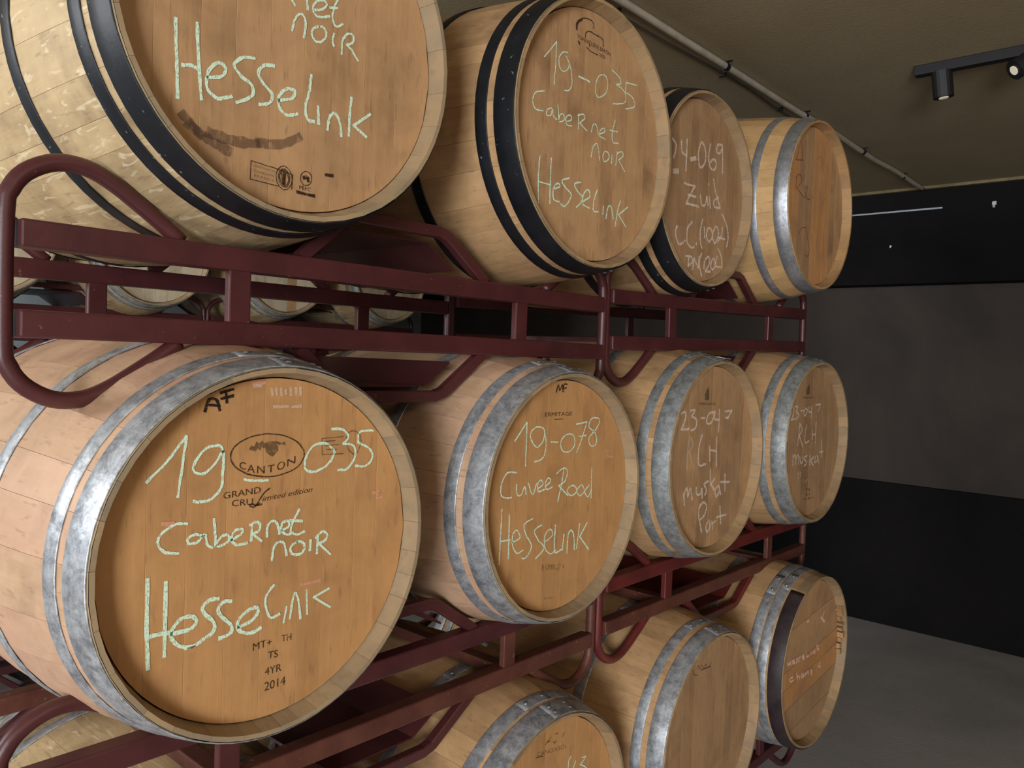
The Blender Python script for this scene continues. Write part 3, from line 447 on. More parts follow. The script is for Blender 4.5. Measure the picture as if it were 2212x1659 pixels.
  ['S','chalk',8,[(-393,-640),(-423,-640),(-453,-650),(-503,-660),(-543,-670),(-573,-690),(-593,-710),(-623,-740),(-643,-770),(-653,-800),(-653,-820),(-653,-850),(-633,-880),(-613,-900),(-593,-930),(-563,-960),(-533,-980),(-503,-1000),(-463,-1030),(-433,-1050),(-413,-1070),(-413,-1100),(-413,-1130),(-413,-1160),(-433,-1190),(-453,-1210),(-473,-1230),(-513,-1250),(-553,-1260),(-593,-1280),(-623,-1280)]],
  ['S','chalk',8,[(-303,-1140),(-273,-1130),(-223,-1110),(-163,-1090),(-103,-1070),(-63,-1050),(-43,-1020),(-23,-990),(-13,-960),(-13,-940),(-13,-920),(-33,-910),(-63,-910),(-93,-910),(-133,-910),(-163,-930),(-193,-950),(-223,-970),(-253,-1010),(-273,-1040),(-293,-1070),(-303,-1110),(-303,-1150),(-303,-1180),(-293,-1220),(-283,-1250),(-263,-1270),(-243,-1290),(-213,-1310),(-183,-1320),(-153,-1330),(-113,-1320),(-73,-1310),(-23,-1290),(17,-1280),(37,-1260)]],
  ['S','chalk',8,[(277,-590),(277,-630),(267,-670),(267,-720),(257,-780),(257,-830),(237,-890),(227,-950),(207,-1010),(187,-1060),(187,-1110),(187,-1160),(187,-1200),(197,-1240),(217,-1280),(227,-1300),(247,-1310),(277,-1320),(307,-1310),(327,-1310),(347,-1310)]],
  ['S','chalk',8,[(417,-1050),(437,-1320)]],
  ['S','chalk',8,[(607,-1380),(617,-1350),(617,-1300),(627,-1250),(627,-1210),(647,-1170),(657,-1140),(677,-1120),(697,-1100),(727,-1080),(747,-1080),(767,-1090),(787,-1110),(807,-1130),(827,-1160),(837,-1190),(857,-1230),(867,-1280),(877,-1340),(877,-1380),(887,-1420)]],
  ['S','chalk',8,[(1067,-740),(1067,-780),(1057,-850),(1047,-920),(1047,-1000),(1037,-1070),(1037,-1140),(1037,-1210),(1037,-1280),(1037,-1340),(1037,-1380)]],
  ['S','chalk',8,[(1467,-920),(1127,-1190)]],
  ['S','chalk',8,[(1127,-1190),(1397,-1320)]],
  ['S','chalk',6,[(-93,-10),(-93,10),(-83,50),(-73,90),(-73,120),(-63,160),(-43,180),(-33,210),(-23,230),(-13,250),(7,260),(17,280),(37,290),(57,300),(67,300),(87,300),(97,290),(107,280),(127,260),(137,240),(137,220),(147,200),(147,180),(147,160),(147,130),(147,110),(137,70),(137,40),(127,0),(127,-30),(117,-50)]],
  ['S','chalk',6,[(407,210),(387,210),(357,200),(337,180),(317,170),(297,160),(287,140),(277,120),(267,100),(267,80),(267,70),(267,50),(277,20),(287,0),(307,-10),(317,-30),(337,-30),(347,-40),(367,-40),(387,-30),(407,-30),(437,-20),(457,0),(477,20),(497,40),(517,60),(527,80),(537,100),(537,120),(537,140),(537,160),(527,180),(517,190),(507,210),(487,220),(477,220),(467,230),(447,230),(437,220),(417,220),(407,210)]],
  ['S','chalk',6,[(687,190),(687,170),(677,150),(667,120),(667,90),(667,70),(667,50),(667,30),(677,10),(687,0),(687,-10)]],
  ['S','chalk',6,[(907,230),(897,210),(887,190),(867,160),(857,130),(847,100),(847,60),(847,20),(847,-30),(847,-60),(847,-90)]],
  ['S','chalk',6,[(867,170),(877,180),(897,200),(907,230),(927,250),(947,270),(967,280),(987,290),(1007,290),(1027,300),(1047,290),(1057,290),(1067,280),(1077,260),(1077,250),(1077,230),(1077,220),(1077,200),(1067,180),(1057,160),(1047,150),(1027,140),(1007,120),(977,110),(957,100),(937,90)]],
  ['S','chalk',6,[(937,90),(957,90),(977,80),(997,60),(1027,50),(1057,30),(1077,0),(1107,-30),(1137,-60),(1167,-80),(1177,-100)]],
  ['S','chalk',6,[(787,890),(777,870),(767,840),(757,810),(747,780),(737,750),(727,730),(717,710),(707,680),(687,660),(677,630),(677,600),(667,570),(657,530),(647,500),(647,470),(647,440),(657,420),(657,400),(667,380),(677,360),(687,340),(697,330),(707,330),(727,320),(737,320),(757,330),(787,350),(817,370),(837,390),(847,400)]],
  ['S','chalk',6,[(597,580),(737,620)]],
  ['S','chalk',6,[(297,440),(317,450),(347,460),(387,470),(417,490),(447,500),(467,520),(487,540),(507,560),(517,570),(527,590),(537,610),(527,620),(527,630),(507,640),(497,650),(477,650),(457,650),(437,640),(417,640),(387,630),(367,610),(347,600),(327,580),(317,560),(297,540),(287,520),(277,500),(277,480),(277,450),(277,440),(287,420),(297,400),(307,390),(327,370),(337,370),(357,360),(377,360),(397,370),(427,370),(447,380),(477,390),(507,400),(537,420),(567,430),(587,440)]],
  ['S','chalk',6,[(87,660),(97,660),(97,660),(117,650),(127,650),(137,640),(137,630),(147,610),(147,590),(157,570),(157,550),(167,520),(167,490),(177,460),(177,430),(177,410)]],
  ['S','chalk',6,[(-273,690),(-253,460)]],
  ['S','chalk',6,[(-273,690),(-253,690),(-223,700),(-193,710),(-163,720),(-143,720),(-133,710),(-123,690),(-113,670),(-113,650),(-113,630),(-133,610),(-153,590),(-183,580),(-213,560),(-223,550)]],
  ['S','chalk',6,[(-223,550),(-213,540),(-193,540),(-173,520),(-153,510),(-133,500),(-123,480),(-103,450),(-83,430),(-63,410),(-53,390)]],
  ['S','brand',1.3,[(-743,-2150),(-693,-2160),(-623,-2160),(-543,-2170),(-463,-2180),(-383,-2180),(-313,-2190),(-223,-2200),(-143,-2210),(-73,-2220),(-23,-2230)]],
  ['S','brand',1.3,[(-23,-2230),(-33,-2460)]],
  ['S','brand',1.3,[(-743,-2150),(-753,-2430)]],
  ['S','brand',1.3,[(-753,-2430),(-273,-2450)]],
  ['S','brand',1.3,[(-33,-2260),(-33,-2290),(-33,-2320),(-33,-2350),(-43,-2380),(-53,-2400),(-63,-2420),(-83,-2440),(-93,-2460),(-113,-2470),(-143,-2480),(-163,-2490),(-183,-2490),(-203,-2480),(-223,-2470),(-243,-2460),(-263,-2440),(-273,-2420),(-293,-2400),(-303,-2370),(-303,-2350),(-313,-2320),(-313,-2290),(-313,-2260),(-303,-2240),(-293,-2210),(-283,-2190),(-263,-2170),(-243,-2150),(-233,-2140),(-203,-2130),(-183,-2120),(-163,-2120),(-143,-2130),(-123,-2140),(-103,-2150),(-83,-2170),(-63,-2190),(-53,-2210),(-43,-2240),(-33,-2260)]],
  ['S','brand',1.3,[(-73,-2280),(-73,-2300),(-73,-2320),(-73,-2340),(-83,-2360),(-83,-2380),(-93,-2400),(-103,-2410),(-113,-2430),(-133,-2440),(-143,-2440),(-163,-2440),(-173,-2440),(-193,-2440),(-203,-2430),(-223,-2420),(-233,-2410),(-243,-2390),(-253,-2380),(-263,-2360),(-263,-2330),(-273,-2310),(-273,-2290),(-273,-2270),(-263,-2250),(-263,-2230),(-253,-2210),(-243,-2200),(-223,-2180),(-213,-2180),(-203,-2170),(-183,-2170),(-173,-2170),(-153,-2170),(-143,-2180),(-123,-2190),(-113,-2200),(-103,-2220),(-93,-2230),(-83,-2250),(-73,-2280)]],
  ['S','brand',1.3,[(327,-2220),(327,-2240),(327,-2260),(317,-2270),(317,-2290),(307,-2310),(287,-2320),(277,-2330),(257,-2340),(247,-2350),(227,-2350),(217,-2350),(197,-2350),(177,-2350),(167,-2340),(157,-2330),(147,-2320),(137,-2310),(127,-2290),(127,-2280),(117,-2260),(127,-2240),(127,-2220),(127,-2210),(137,-2190),(147,-2180),(157,-2160),(177,-2150),(187,-2140),(207,-2130),(227,-2130),(237,-2130),(257,-2130),(267,-2130),(287,-2140),(297,-2150),(307,-2160),(317,-2170),(327,-2190),(327,-2200),(327,-2220)]],
  ['S','brand',1.3,[(-103,-2280),(-93,-2300),(-93,-2320),(-93,-2340),(-103,-2360),(-103,-2370),(-113,-2390),(-123,-2400),(-133,-2410),(-143,-2420),(-153,-2420),(-163,-2430),(-173,-2420),(-183,-2420),(-193,-2410),(-213,-2400),(-223,-2390),(-223,-2380),(-233,-2360),(-243,-2350),(-243,-2330),(-253,-2310),(-253,-2290),(-253,-2270),(-243,-2250),(-243,-2240),(-233,-2220),(-223,-2210),(-213,-2200),(-203,-2190),(-193,-2190),(-183,-2190),(-173,-2190),(-163,-2190),(-153,-2200),(-133,-2210),(-123,-2220),(-123,-2230),(-113,-2250),(-103,-2260),(-103,-2280)]],
  ['S','brand',1.3,[(-223,-2220),(-193,-2410)]],
  ['S','brand',1.3,[(-143,-2220),(-163,-2400)]],
  ['S','brand',1.3,[(177,-2240),(277,-2250)]],
  ['S','brand',1.3,[(227,-2190),(257,-2290)]],
  ['S','brand',1.3,[(57,-2470),(387,-2500)]],
  ['S','brand',5,[(-173,-2220),(-173,-2400)]],
  ['S','brand',5,[(187,-2220),(197,-2240)]],
  ['S','brand',5,[(257,-2220),(267,-2280)]],
  ['S','brand',5,[(67,-2480),(227,-2490)]],
  ['S','brand',5,[(267,-2490),(387,-2490)]],
  ['S','brand',5,[(597,-2110),(737,-2100)]],
  ['S','smear',10,[(-1823,-1720),(-1803,-1740),(-1763,-1770),(-1723,-1800),(-1683,-1840),(-1633,-1870),(-1593,-1900),(-1543,-1930),(-1493,-1950),(-1433,-1980),(-1383,-2000),(-1323,-2020),(-1263,-2040),(-1193,-2060),(-1143,-2080),(-1103,-2090)]],
  ['S','smear',10,[(-1413,-1890),(-1373,-1900),(-1303,-1900),(-1223,-1910),(-1133,-1920),(-1053,-1920),(-973,-1920),(-873,-1910),(-783,-1900),(-703,-1890),(-643,-1880)]],
  ['S','smear',10,[(-643,-1860),(-593,-1850),(-513,-1850),(-423,-1840),(-333,-1820),(-253,-1800),(-173,-1770),(-93,-1730),(-23,-1680),(47,-1640),(87,-1610)]],
  ['S','smear',10,[(-1733,-1830),(-1543,-1960)]],
  ['T', 'brand', 'PEFC', [106, -2430, 326, -2430, 60], 0],
  ['T', 'faint_brand', 'CHENE FRANCAIS', [-713, -2230, -323, -2260, 40], 0],
  ['T', 'faint_brand', 'TONNELLERIE', [-713, -2310, -343, -2330, 40], 0],
  ['T', 'faint_brand', 'FRANCE', [-683, -2380, -343, -2400, 40], 0],
 ],
 'A2': [
  ['S','chalk',4,[(-1801,1292),(-1771,1312),(-1741,1352),(-1701,1392),(-1661,1432),(-1621,1482),(-1581,1522),(-1531,1582),(-1481,1642),(-1441,1682),(-1411,1722)]],
  ['S','chalk',4,[(-1411,1722),(-1411,1692),(-1411,1642),(-1411,1592),(-1411,1532),(-1411,1472),(-1411,1422),(-1411,1372),(-1411,1322),(-1411,1262),(-1411,1212),(-1421,1152),(-1421,1092),(-1431,1032),(-1441,982),(-1441,932),(-1441,902),(-1441,862),(-1441,832),(-1441,812),(-1441,792)]],
  ['S','chalk',4,[(-1021,1602),(-1041,1602),(-1071,1602),(-1111,1592),(-1141,1582),(-1181,1572),(-1201,1552),(-1231,1522),(-1261,1492),(-1281,1462),(-1301,1432),(-1311,1392),(-1311,1352),(-1301,1312),(-1301,1272),(-1291,1242),(-1271,1222),(-1251,1202),(-1231,1182),(-1201,1172),(-1171,1162),(-1141,1172),(-1101,1182),(-1061,1202),(-1031,1222),(-1001,1252),(-981,1272),(-971,1302),(-961,1332),(-951,1352),(-941,1372)]],
  ['S','chalk',4,[(-1071,1522),(-1051,1502),(-1021,1472),(-991,1442),(-961,1412),(-931,1372),(-911,1342),(-901,1302),(-881,1272),(-871,1232),(-861,1192),(-851,1152),(-841,1102),(-831,1052),(-831,1012),(-831,972),(-841,932),(-861,902),(-881,872),(-901,842),(-931,822),(-961,802),(-1001,792),(-1031,782),(-1061,782),(-1081,782)]],
  ['S','chalk',4,[(319,1502),(279,1492),(239,1482),(199,1462),(159,1432),(129,1402),(99,1352),(69,1302),(49,1242),(39,1182),(29,1132),(29,1092),(29,1052),(49,1022),(69,992),(89,982),(109,962),(129,952),(159,952),(199,962),(229,972),(269,992),(319,1022),(369,1052),(409,1092),(449,1132),(469,1172),(489,1212),(499,1252),(499,1292),(509,1332),(499,1362),(489,1402),(479,1432),(469,1452),(449,1472),(429,1492),(399,1502),(379,1502),(349,1512),(319,1502)]],
  ['S','chalk',6,[(-601,1212),(-571,1212),(-531,1212),(-481,1212),(-431,1212),(-381,1212),(-341,1212),(-301,1212),(-251,1212),(-221,1202),(-191,1202)]],
  ['S','chalk',4.5,[(659,1712),(699,1692),(769,1682),(839,1662),(909,1642),(959,1622),(999,1602),(1019,1572),(1029,1542),(1029,1512),(1019,1492),(999,1472),(959,1462),(909,1452),(869,1442),(849,1432)]],
  ['S','chalk',4.5,[(849,1432),(899,1422),(979,1412),(1069,1402),(1149,1372),(1199,1342),(1239,1302),(1259,1252),(1269,1202),(1259,1152),(1219,1102),(1149,1062),(1039,1032),(929,992),(819,972),(749,952)]],
  ['S','chalk',4.5,[(1709,1642),(1249,1582)]],
  ['S','chalk',4.5,[(1249,1582),(1229,1352)]],
  ['S','chalk',4.5,[(1229,1352),(1279,1342),(1349,1342),(1439,1332),(1509,1312),(1569,1292),(1599,1262),(1629,1222),(1649,1182),(1649,1142),(1629,1102),(1579,1072),(1499,1042),(1409,1012),(1329,982),(1279,972)]],
  ['S','chalk',4.5,[(-1761,582),(-1801,572),(-1861,552),(-1931,532),(-1991,512),(-2031,492),(-2071,452),(-2091,412),(-2111,372),(-2121,332),(-2121,292),(-2121,252),(-2101,222),(-2081,192),(-2051,162),(-2011,142),(-1971,142),(-1921,142),(-1861,152),(-1811,162),(-1781,162)]],
  ['S','chalk',4.5,[(-1501,292),(-1521,282),(-1551,272),(-1591,252),(-1621,242),(-1641,222),(-1651,192),(-1661,172),(-1661,142),(-1661,122),(-1651,102),(-1631,102),(-1601,102),(-1571,112),(-1541,122),(-1511,142),(-1501,162),(-1491,202),(-1481,242),(-1471,272),(-1471,282),(-1461,272),(-1451,242),(-1451,202),(-1441,162),(-1421,142),(-1401,122),(-1371,112),(-1341,102),(-1321,102),(-1301,92)]],
  ['S','chalk',4.5,[(-1291,412),(-1241,112)]],
  ['S','chalk',4.5,[(-1241,112),(-1241,122),(-1231,152),(-1221,192),(-1201,222),(-1181,242),(-1161,252),(-1131,262),(-1101,262),(-1081,252),(-1071,252),(-1061,232),(-1051,212),(-1041,182),(-1051,162),(-1061,142),(-1081,122),(-1121,102),(-1171,82),(-1201,72),(-1221,72)]],
  ['S','chalk',4.5,[(-1001,122),(-971,132),(-921,152),(-871,172),(-831,192),(-801,212),(-791,232),(-801,252),(-811,282),(-831,292),(-851,302),(-871,302),(-911,282),(-941,262),(-971,242),(-991,222),(-1001,192),(-1001,162),(-991,122),(-981,92),(-961,72),(-931,62),(-891,62),(-851,72),(-811,72),(-781,82)]],
  ['S','chalk',4.5,[(-551,402),(-541,72)]],
  ['S','chalk',4.5,[(-581,352),(-561,362),(-521,382),(-471,412),(-431,422),(-401,432),(-371,432),(-341,422),(-321,402),(-311,382),(-311,362),(-341,332),(-381,302),(-431,272),(-471,232),(-501,212)]],
  ['S','chalk',4.5,[(-501,212),(-221,102)]],
  ['S','chalk',4.5,[(-61,112),(-51,132),(-41,182),(-31,222),(-11,272),(9,302),(29,312),(59,322),(79,322),(109,322),(129,302),(149,272),(169,232),(179,192),(199,152),(209,122)]],
  ['S','chalk',4.5,[(259,132),(289,152),(329,172),(379,192),(419,212),(449,232),(459,252),(459,272),(449,292),(429,312),(419,312),(389,302),(369,292),(329,272),(299,242),(279,222),(269,192),(259,172),(249,142),(249,112),(269,92),(299,82),(349,82),(409,82),(459,72),(489,72)]],
  ['S','chalk',4.5,[(859,602),(849,552),(819,482),(789,402),(769,322),(759,252),(759,202),(759,162),(769,122),(789,92),(809,72),(849,62),(899,72),(949,82),(999,92),(1029,92)]],
  ['S','chalk',4.5,[(669,322),(969,352)]],
  ['S','chalk',4.5,[(-21,-438),(-21,-408),(-11,-348),(9,-288),(19,-238),(39,-188),(69,-158),(99,-128),(129,-108),(169,-98),(199,-108),(219,-158),(249,-228),(269,-318),(289,-388),(299,-448)]],
  ['S','chalk',4.5,[(489,-218),(469,-228),(449,-258),(439,-288),(419,-328),(419,-348),(429,-378),(439,-398),(459,-418),(479,-438),(509,-438),(539,-428),(579,-408),(619,-378),(649,-348),(669,-318),(679,-298),(669,-268),(659,-248),(639,-228),(619,-208),(599,-198),(569,-198),(539,-198),(519,-198),(489,-218)]],
  ['S','chalk',4.5,[(789,-228),(779,-428)]],
  ['S','chalk',4.5,[(999,-108),(949,-438)]],
  ['S','chalk',4.5,[(989,-158),(1009,-148),(1049,-118),(1099,-98),(1139,-78),(1169,-68),(1199,-78),(1219,-88),(1239,-108),(1249,-128),(1249,-158),(1219,-178),(1179,-208),(1129,-248),(1089,-268),(1059,-288)]],
  ['S','chalk',4.5,[(1059,-288),(1339,-508)]],
  ['S','chalk',5.5,[(-1821,-788),(-1831,-848),(-1841,-938),(-1841,-1048),(-1851,-1148),(-1851,-1258),(-1851,-1368),(-1841,-1488),(-1831,-1608),(-1821,-1708),(-1821,-1778)]],
  ['S','chalk',5.5,[(-1441,-758),(-1441,-808),(-1451,-888),(-1451,-978),(-1451,-1078),(-1451,-1178),(-1451,-1288),(-1451,-1408),(-1451,-1538),(-1441,-1638),(-1441,-1718)]],
  ['S','chalk',5.5,[(-1831,-1328),(-1431,-1328)]],
  ['S','chalk',5.5,[(-1371,-1408),(-1331,-1398),(-1271,-1378),(-1211,-1348),(-1151,-1328),(-1121,-1308),(-1111,-1288),(-1121,-1268),(-1141,-1258),(-1171,-1248),(-1201,-1248),(-1221,-1258),(-1251,-1278),(-1291,-1308),(-1311,-1348),(-1331,-1378),(-1341,-1428),(-1351,-1478),(-1341,-1528),(-1341,-1568),(-1321,-1608),(-1291,-1628),(-1241,-1638),(-1201,-1638),(-1151,-1638),(-1121,-1638)]],
  ['S','chalk',5.5,[(-801,-1058),(-841,-1078),(-901,-1098),(-971,-1118),(-1031,-1148),(-1051,-1178),(-1051,-1198),(-1021,-1228),(-981,-1248),(-941,-1278),(-901,-1308),(-851,-1328),(-801,-1348),(-751,-1368),(-721,-1398),(-701,-1428),(-721,-1478),(-761,-1538),(-811,-1608),(-871,-1658),(-911,-1698),(-951,-1708),(-981,-1708),(-1011,-1698),(-1041,-1678),(-1061,-1678)]],
  ['S','chalk',5.5,[(-381,-1078),(-411,-1088),(-471,-1098),(-531,-1118),(-581,-1138),(-601,-1158),(-601,-1188),(-581,-1218),(-551,-1248),(-521,-1278),(-481,-1298),(-441,-1328),(-381,-1348),(-331,-1368),(-291,-1398),(-281,-1428),(-301,-1468),(-351,-1528),(-401,-1578),(-461,-1618),(-501,-1658)]],
  ['S','chalk',5.5,[(-271,-1488),(-231,-1468),(-181,-1438),(-111,-1408),(-51,-1368),(-21,-1338),(-11,-1308),(-21,-1268),(-41,-1228),(-71,-1198),(-91,-1188),(-121,-1198),(-161,-1218),(-201,-1258),(-241,-1298),(-261,-1338),(-281,-1378),(-291,-1418),(-291,-1468),(-291,-1518),(-271,-1548),(-231,-1568),(-171,-1578),(-101,-1588),(-41,-1598),(-1,-1598)]],
  ['S','chalk',5.5,[(269,-1128),(249,-1158),(229,-1198),(199,-1248),(179,-1308),(159,-1358),(139,-1408),(129,-1478),(129,-1538),(119,-1588),(139,-1628),(159,-1638),(199,-1648),(249,-1638),(289,-1628),(319,-1628)]],
  ['S','chalk',5.5,[(519,-1468),(509,-1658)]],
  ['S','chalk',5.5,[(639,-1738),(649,-1698),(659,-1638),(669,-1568),(689,-1508),(709,-1458),(729,-1438),(749,-1418),(779,-1418),(809,-1418),(829,-1438),(859,-1478),(879,-1538),(899,-1598),(919,-1658),(939,-1698)]],
  ['S','chalk',5.5,[(1209,-1228),(1189,-1268),(1169,-1318),(1139,-1368),(1119,-1438),(1099,-1498),(1079,-1568),(1069,-1648),(1049,-1728),(1039,-1808),(1029,-1858)]],
  ['S','chalk',5.5,[(1529,-1328),(1149,-1568)]],
  ['S','chalk',5.5,[(1149,-1568),(1479,-1818)]],
  ['S','brand',2.2,[(-731,2182),(-741,2202),(-741,2212),(-751,2242),(-751,2262),(-751,2282),(-751,2312),(-741,2332),(-731,2352),(-711,2382),(-691,2402),(-661,2432),(-611,2452),(-571,2482),(-521,2512),(-471,2532),(-421,2542),(-371,2552),(-321,2562),(-281,2562),(-241,2562),(-201,2562),(-171,2552),(-151,2542),(-131,2522),(-111,2512),(-111,2492),(-111,2472),(-111,2452),(-121,2432),(-121,2422)]],
  ['S','brand',2.2,[(-411,2122),(-411,2142),(-411,2162),(-411,2192),(-401,2212),(-391,2242),(-371,2252),(-351,2272),(-331,2282),(-301,2302),(-271,2302),(-221,2312),(-181,2312),(-121,2302),(-71,2302),(-31,2302),(19,2302),(59,2302),(99,2302),(139,2302),(169,2302),(189,2302),(209,2292),(229,2282),(249,2272),(259,2262),(259,2242),(269,2212),(269,2182),(269,2152),(269,2132)]],
  ['S','brand',2.2,[(-351,1922),(-331,1922),(-301,1912),(-271,1902),(-231,1892),(-191,1882),(-141,1882),(-81,1882),(-21,1882),(39,1882),(69,1882)]],
  ['S','brand',2.2,[(-231,2112),(-261,1962)]],
  ['S','brand',5,[(-721,2212),(-731,2222),(-731,2242),(-731,2252),(-741,2272),(-731,2292),(-731,2312),(-711,2332),(-701,2352),(-681,2372),(-671,2392),(-651,2412),(-621,2432),(-601,2452),(-571,2462),(-561,2472)]],
  ['S','brand',5,[(-651,1962),(-611,1922)]],
  ['T', 'brand', 'TONNELLERIE BARON', [-700, 2022, 569, 2002, 89], 0],
  ['T', 'brand', '1878', [139, 1872, 359, 1872, 80], 0],
 ],
 'A3': [
  ['S','white_chalk',4,[(-1727,1131),(-1697,1121),(-1657,1101),(-1617,1081),(-1577,1061),(-1547,1031),(-1527,1011),(-1527,981),(-1517,961),(-1527,931),(-1537,891),(-1547,841),(-1567,781),(-1587,721),(-1617,671),(-1627,631)]],
  ['S','white_chalk',4,[(-1247,1201),(-1247,1161),(-1247,1091),(-1237,1011),(-1227,941),(-1207,891),(-1167,861),(-1107,851),(-1047,841),(-987,841),(-947,841)]],
  ['S','white_chalk',4,[(-957,1271),(-957,1211),(-947,1131),(-947,1031),(-947,931),(-947,841),(-947,751),(-947,651),(-947,551),(-947,471),(-957,411)]],
  ['S','white_chalk',4,[(-137,1381),(-177,1341),(-207,1281),(-247,1201),(-277,1121),(-297,1051),(-297,981),(-287,911),(-267,841),(-247,781),(-227,731),(-207,701),(-177,671),(-137,661),(-107,661),(-67,671),(-27,701),(23,741),(73,801),(113,861),(133,921),(143,981),(143,1051),(133,1121),(113,1181),(83,1241),(53,1291),(3,1331),(-47,1361),(-87,1381),(-137,1381)]],
  ['S','white_chalk',4,[(393,1451),(383,1401),(363,1321),(343,1231),(323,1141),(313,1061),(323,1001),(333,931),(363,881),(383,821),(423,791),(463,761),(513,741),(563,731),(613,731),(663,741),(703,761),(733,801),(773,851),(793,901),(803,941),(783,971),(753,1001),(713,1031),(673,1051),(633,1051),(583,1041),(533,1001),(473,961),(423,921),(393,891)]],
  ['S','white_chalk',4,[(1063,1561),(1033,1561),(973,1551),(923,1541),(863,1531),(823,1511),(803,1481),(783,1431),(773,1381),(773,1341),(783,1311),(803,1291),(843,1281),(883,1281),(933,1281),(963,1291),(1003,1321),(1033,1361),(1063,1411),(1093,1451),(1113,1481)]],
  ['S','white_chalk',4,[(1103,1571),(1113,1511),(1133,1421),(1143,1321),(1163,1221),(1173,1131),(1173,1041),(1183,951),(1183,871),(1183,801),(1183,741)]],
  ['S','white_chalk',4,[(-1007,61),(-967,61),(-917,51),(-857,51),(-787,51),(-717,51),(-657,61),(-577,61),(-507,71),(-437,71),(-397,81)]],
  ['S','white_chalk',4,[(-397,81),(-427,41),(-487,-19),(-547,-89),(-607,-159),(-657,-219),(-707,-289),(-757,-349),(-797,-409),(-827,-459),(-857,-499)]],
  ['S','white_chalk',4,[(-857,-499),(-807,-499),(-747,-489),(-677,-479),(-607,-479),(-527,-479),(-447,-469),(-357,-469),(-277,-469),(-197,-469),(-147,-479)]],
  ['S','white_chalk',4,[(-767,-239),(-327,-219)]],
  ['S','white_chalk',4,[(-77,-119),(-67,-159),(-47,-219),(-27,-279),(-7,-329),(23,-369),(53,-389),(93,-399),(143,-399),(183,-389),(213,-369),(243,-329),(263,-269),(283,-199),(293,-139),(303,-99)]],
  ['S','white_chalk',4,[(303,-99),(403,-339)]],
  ['S','white_chalk',4,[(453,-69),(543,-399)]],
  ['S','white_chalk',4,[(383,281),(403,261)]],
  ['S','white_chalk',4,[(673,461),(693,411),(713,351),(753,271),(793,191),(833,111),(893,21),(973,-69),(1043,-159),(1113,-239),(1153,-299)]],
  ['S','white_chalk',4,[(1153,-299),(1113,-299),(1043,-319),(963,-329),(893,-329),(833,-329),(793,-309),(763,-279),(743,-249),(733,-209),(743,-169),(773,-139),(833,-99),(903,-69),(963,-39),(1013,-9)]],
  ['S','white_chalk',4,[(-1287,-1189),(-1307,-1209),(-1337,-1239),(-1357,-1279),(-1377,-1329),(-1377,-1379),(-1357,-1429),(-1327,-1499),(-1277,-1569),(-1227,-1629),(-1177,-1669),(-1127,-1679),(-1077,-1669),(-1017,-1639),(-977,-1619),(-937,-1609)]],
  ['S','white_chalk',4,[(-857,-1529),(-837,-1549)]],
  ['S','white_chalk',4,[(-487,-959),(-527,-989),(-577,-1029),(-637,-1069),(-687,-1119),(-727,-1179),(-737,-1239),(-747,-1319),(-747,-1399),(-737,-1479),(-717,-1539),(-687,-1589),(-637,-1619),(-597,-1649),(-547,-1669),(-497,-1689),(-457,-1689),(-417,-1689),(-377,-1669),(-337,-1659),(-317,-1649)]],
  ['S','white_chalk',4,[(-197,-1539),(-177,-1559)]],
  ['S','white_chalk',4,[(133,-779),(113,-829),(83,-899),(53,-989),(33,-1069),(13,-1149),(13,-1209),(13,-1279),(13,-1339),(23,-1389),(43,-1439),(63,-1489),(83,-1539),(113,-1579),(133,-1609),(153,-1629)]],
  ['S','white_chalk',4,[(233,-1009),(293,-1319)]],
  ['S','white_chalk',4,[(463,-1009),(433,-1039),(413,-1079),(393,-1119),(383,-1169),(383,-1209),(393,-1249),(423,-1299),(463,-1349),(503,-1379),(543,-1399),(583,-1379),(633,-1339),(693,-1299),(733,-1239),(753,-1199),(763,-1159),(743,-1119),(723,-1079),(693,-1049),(663,-1019),(623,-999),(583,-989),(543,-989),(493,-999),(463,-1009)]],
  ['S','white_chalk',4,[(893,-909),(853,-949),(823,-989),(783,-1049),(763,-1109),(753,-1159),(763,-1209),(783,-1279),(823,-1329),(853,-1369),(893,-1389),(933,-1369),(993,-1329),(1043,-1269),(1083,-1199),(1113,-1149),(1123,-1099),(1113,-1049),(1103,-999),(1073,-959),(1053,-929),(1023,-909),(993,-889),(963,-889),(923,-899),(893,-909)]],
  ['S','white_chalk',4,[(1333,-849),(1333,-879),(1333,-929),(1333,-979),(1333,-1029),(1313,-1079),(1273,-1139),(1223,-1189),(1173,-1249),(1123,-1289),(1093,-1329)]],
  ['S','white_chalk',4,[(1083,-1189),(1533,-1189)]],
  ['S','white_chalk',4,[(1293,-469),(1343,-509),(1413,-569),(1483,-629),(1563,-699),(1613,-769),(1653,-839),(1683,-899),(1713,-969),(1723,-1039),(1733,-1109),(1733,-1169),(1713,-1249),(1693,-1309),(1673,-1369),(1663,-1409)]],
  ['S','white_chalk',4,[(-767,-1959),(-717,-1959),(-647,-1949),(-567,-1939),(-497,-1939),(-437,-1949),(-407,-1969),(-387,-1999),(-377,-2039),(-377,-2069),(-387,-2109),(-417,-2129),(-467,-2159),(-517,-2179),(-567,-2199),(-597,-2219)]],
  ['S','white_chalk',4,[(-587,-1959),(-597,-2239)]],
  ['S','white_chalk',4,[(-287,-1969),(-337,-2299)]],
  ['S','white_chalk',4,[(-287,-1969),(-7,-2229)]],
  ['S','white_chalk',4,[(-7,-2229),(3,-1889)]],
  ['S','white_chalk',4,[(143,-1779),(123,-1819),(93,-1879),(53,-1939),(33,-2009),(23,-2079),(43,-2149),(83,-2229),(133,-2309),(173,-2379),(203,-2429)]],
  ['S','white_chalk',4,[(323,-1989),(313,-2199)]],
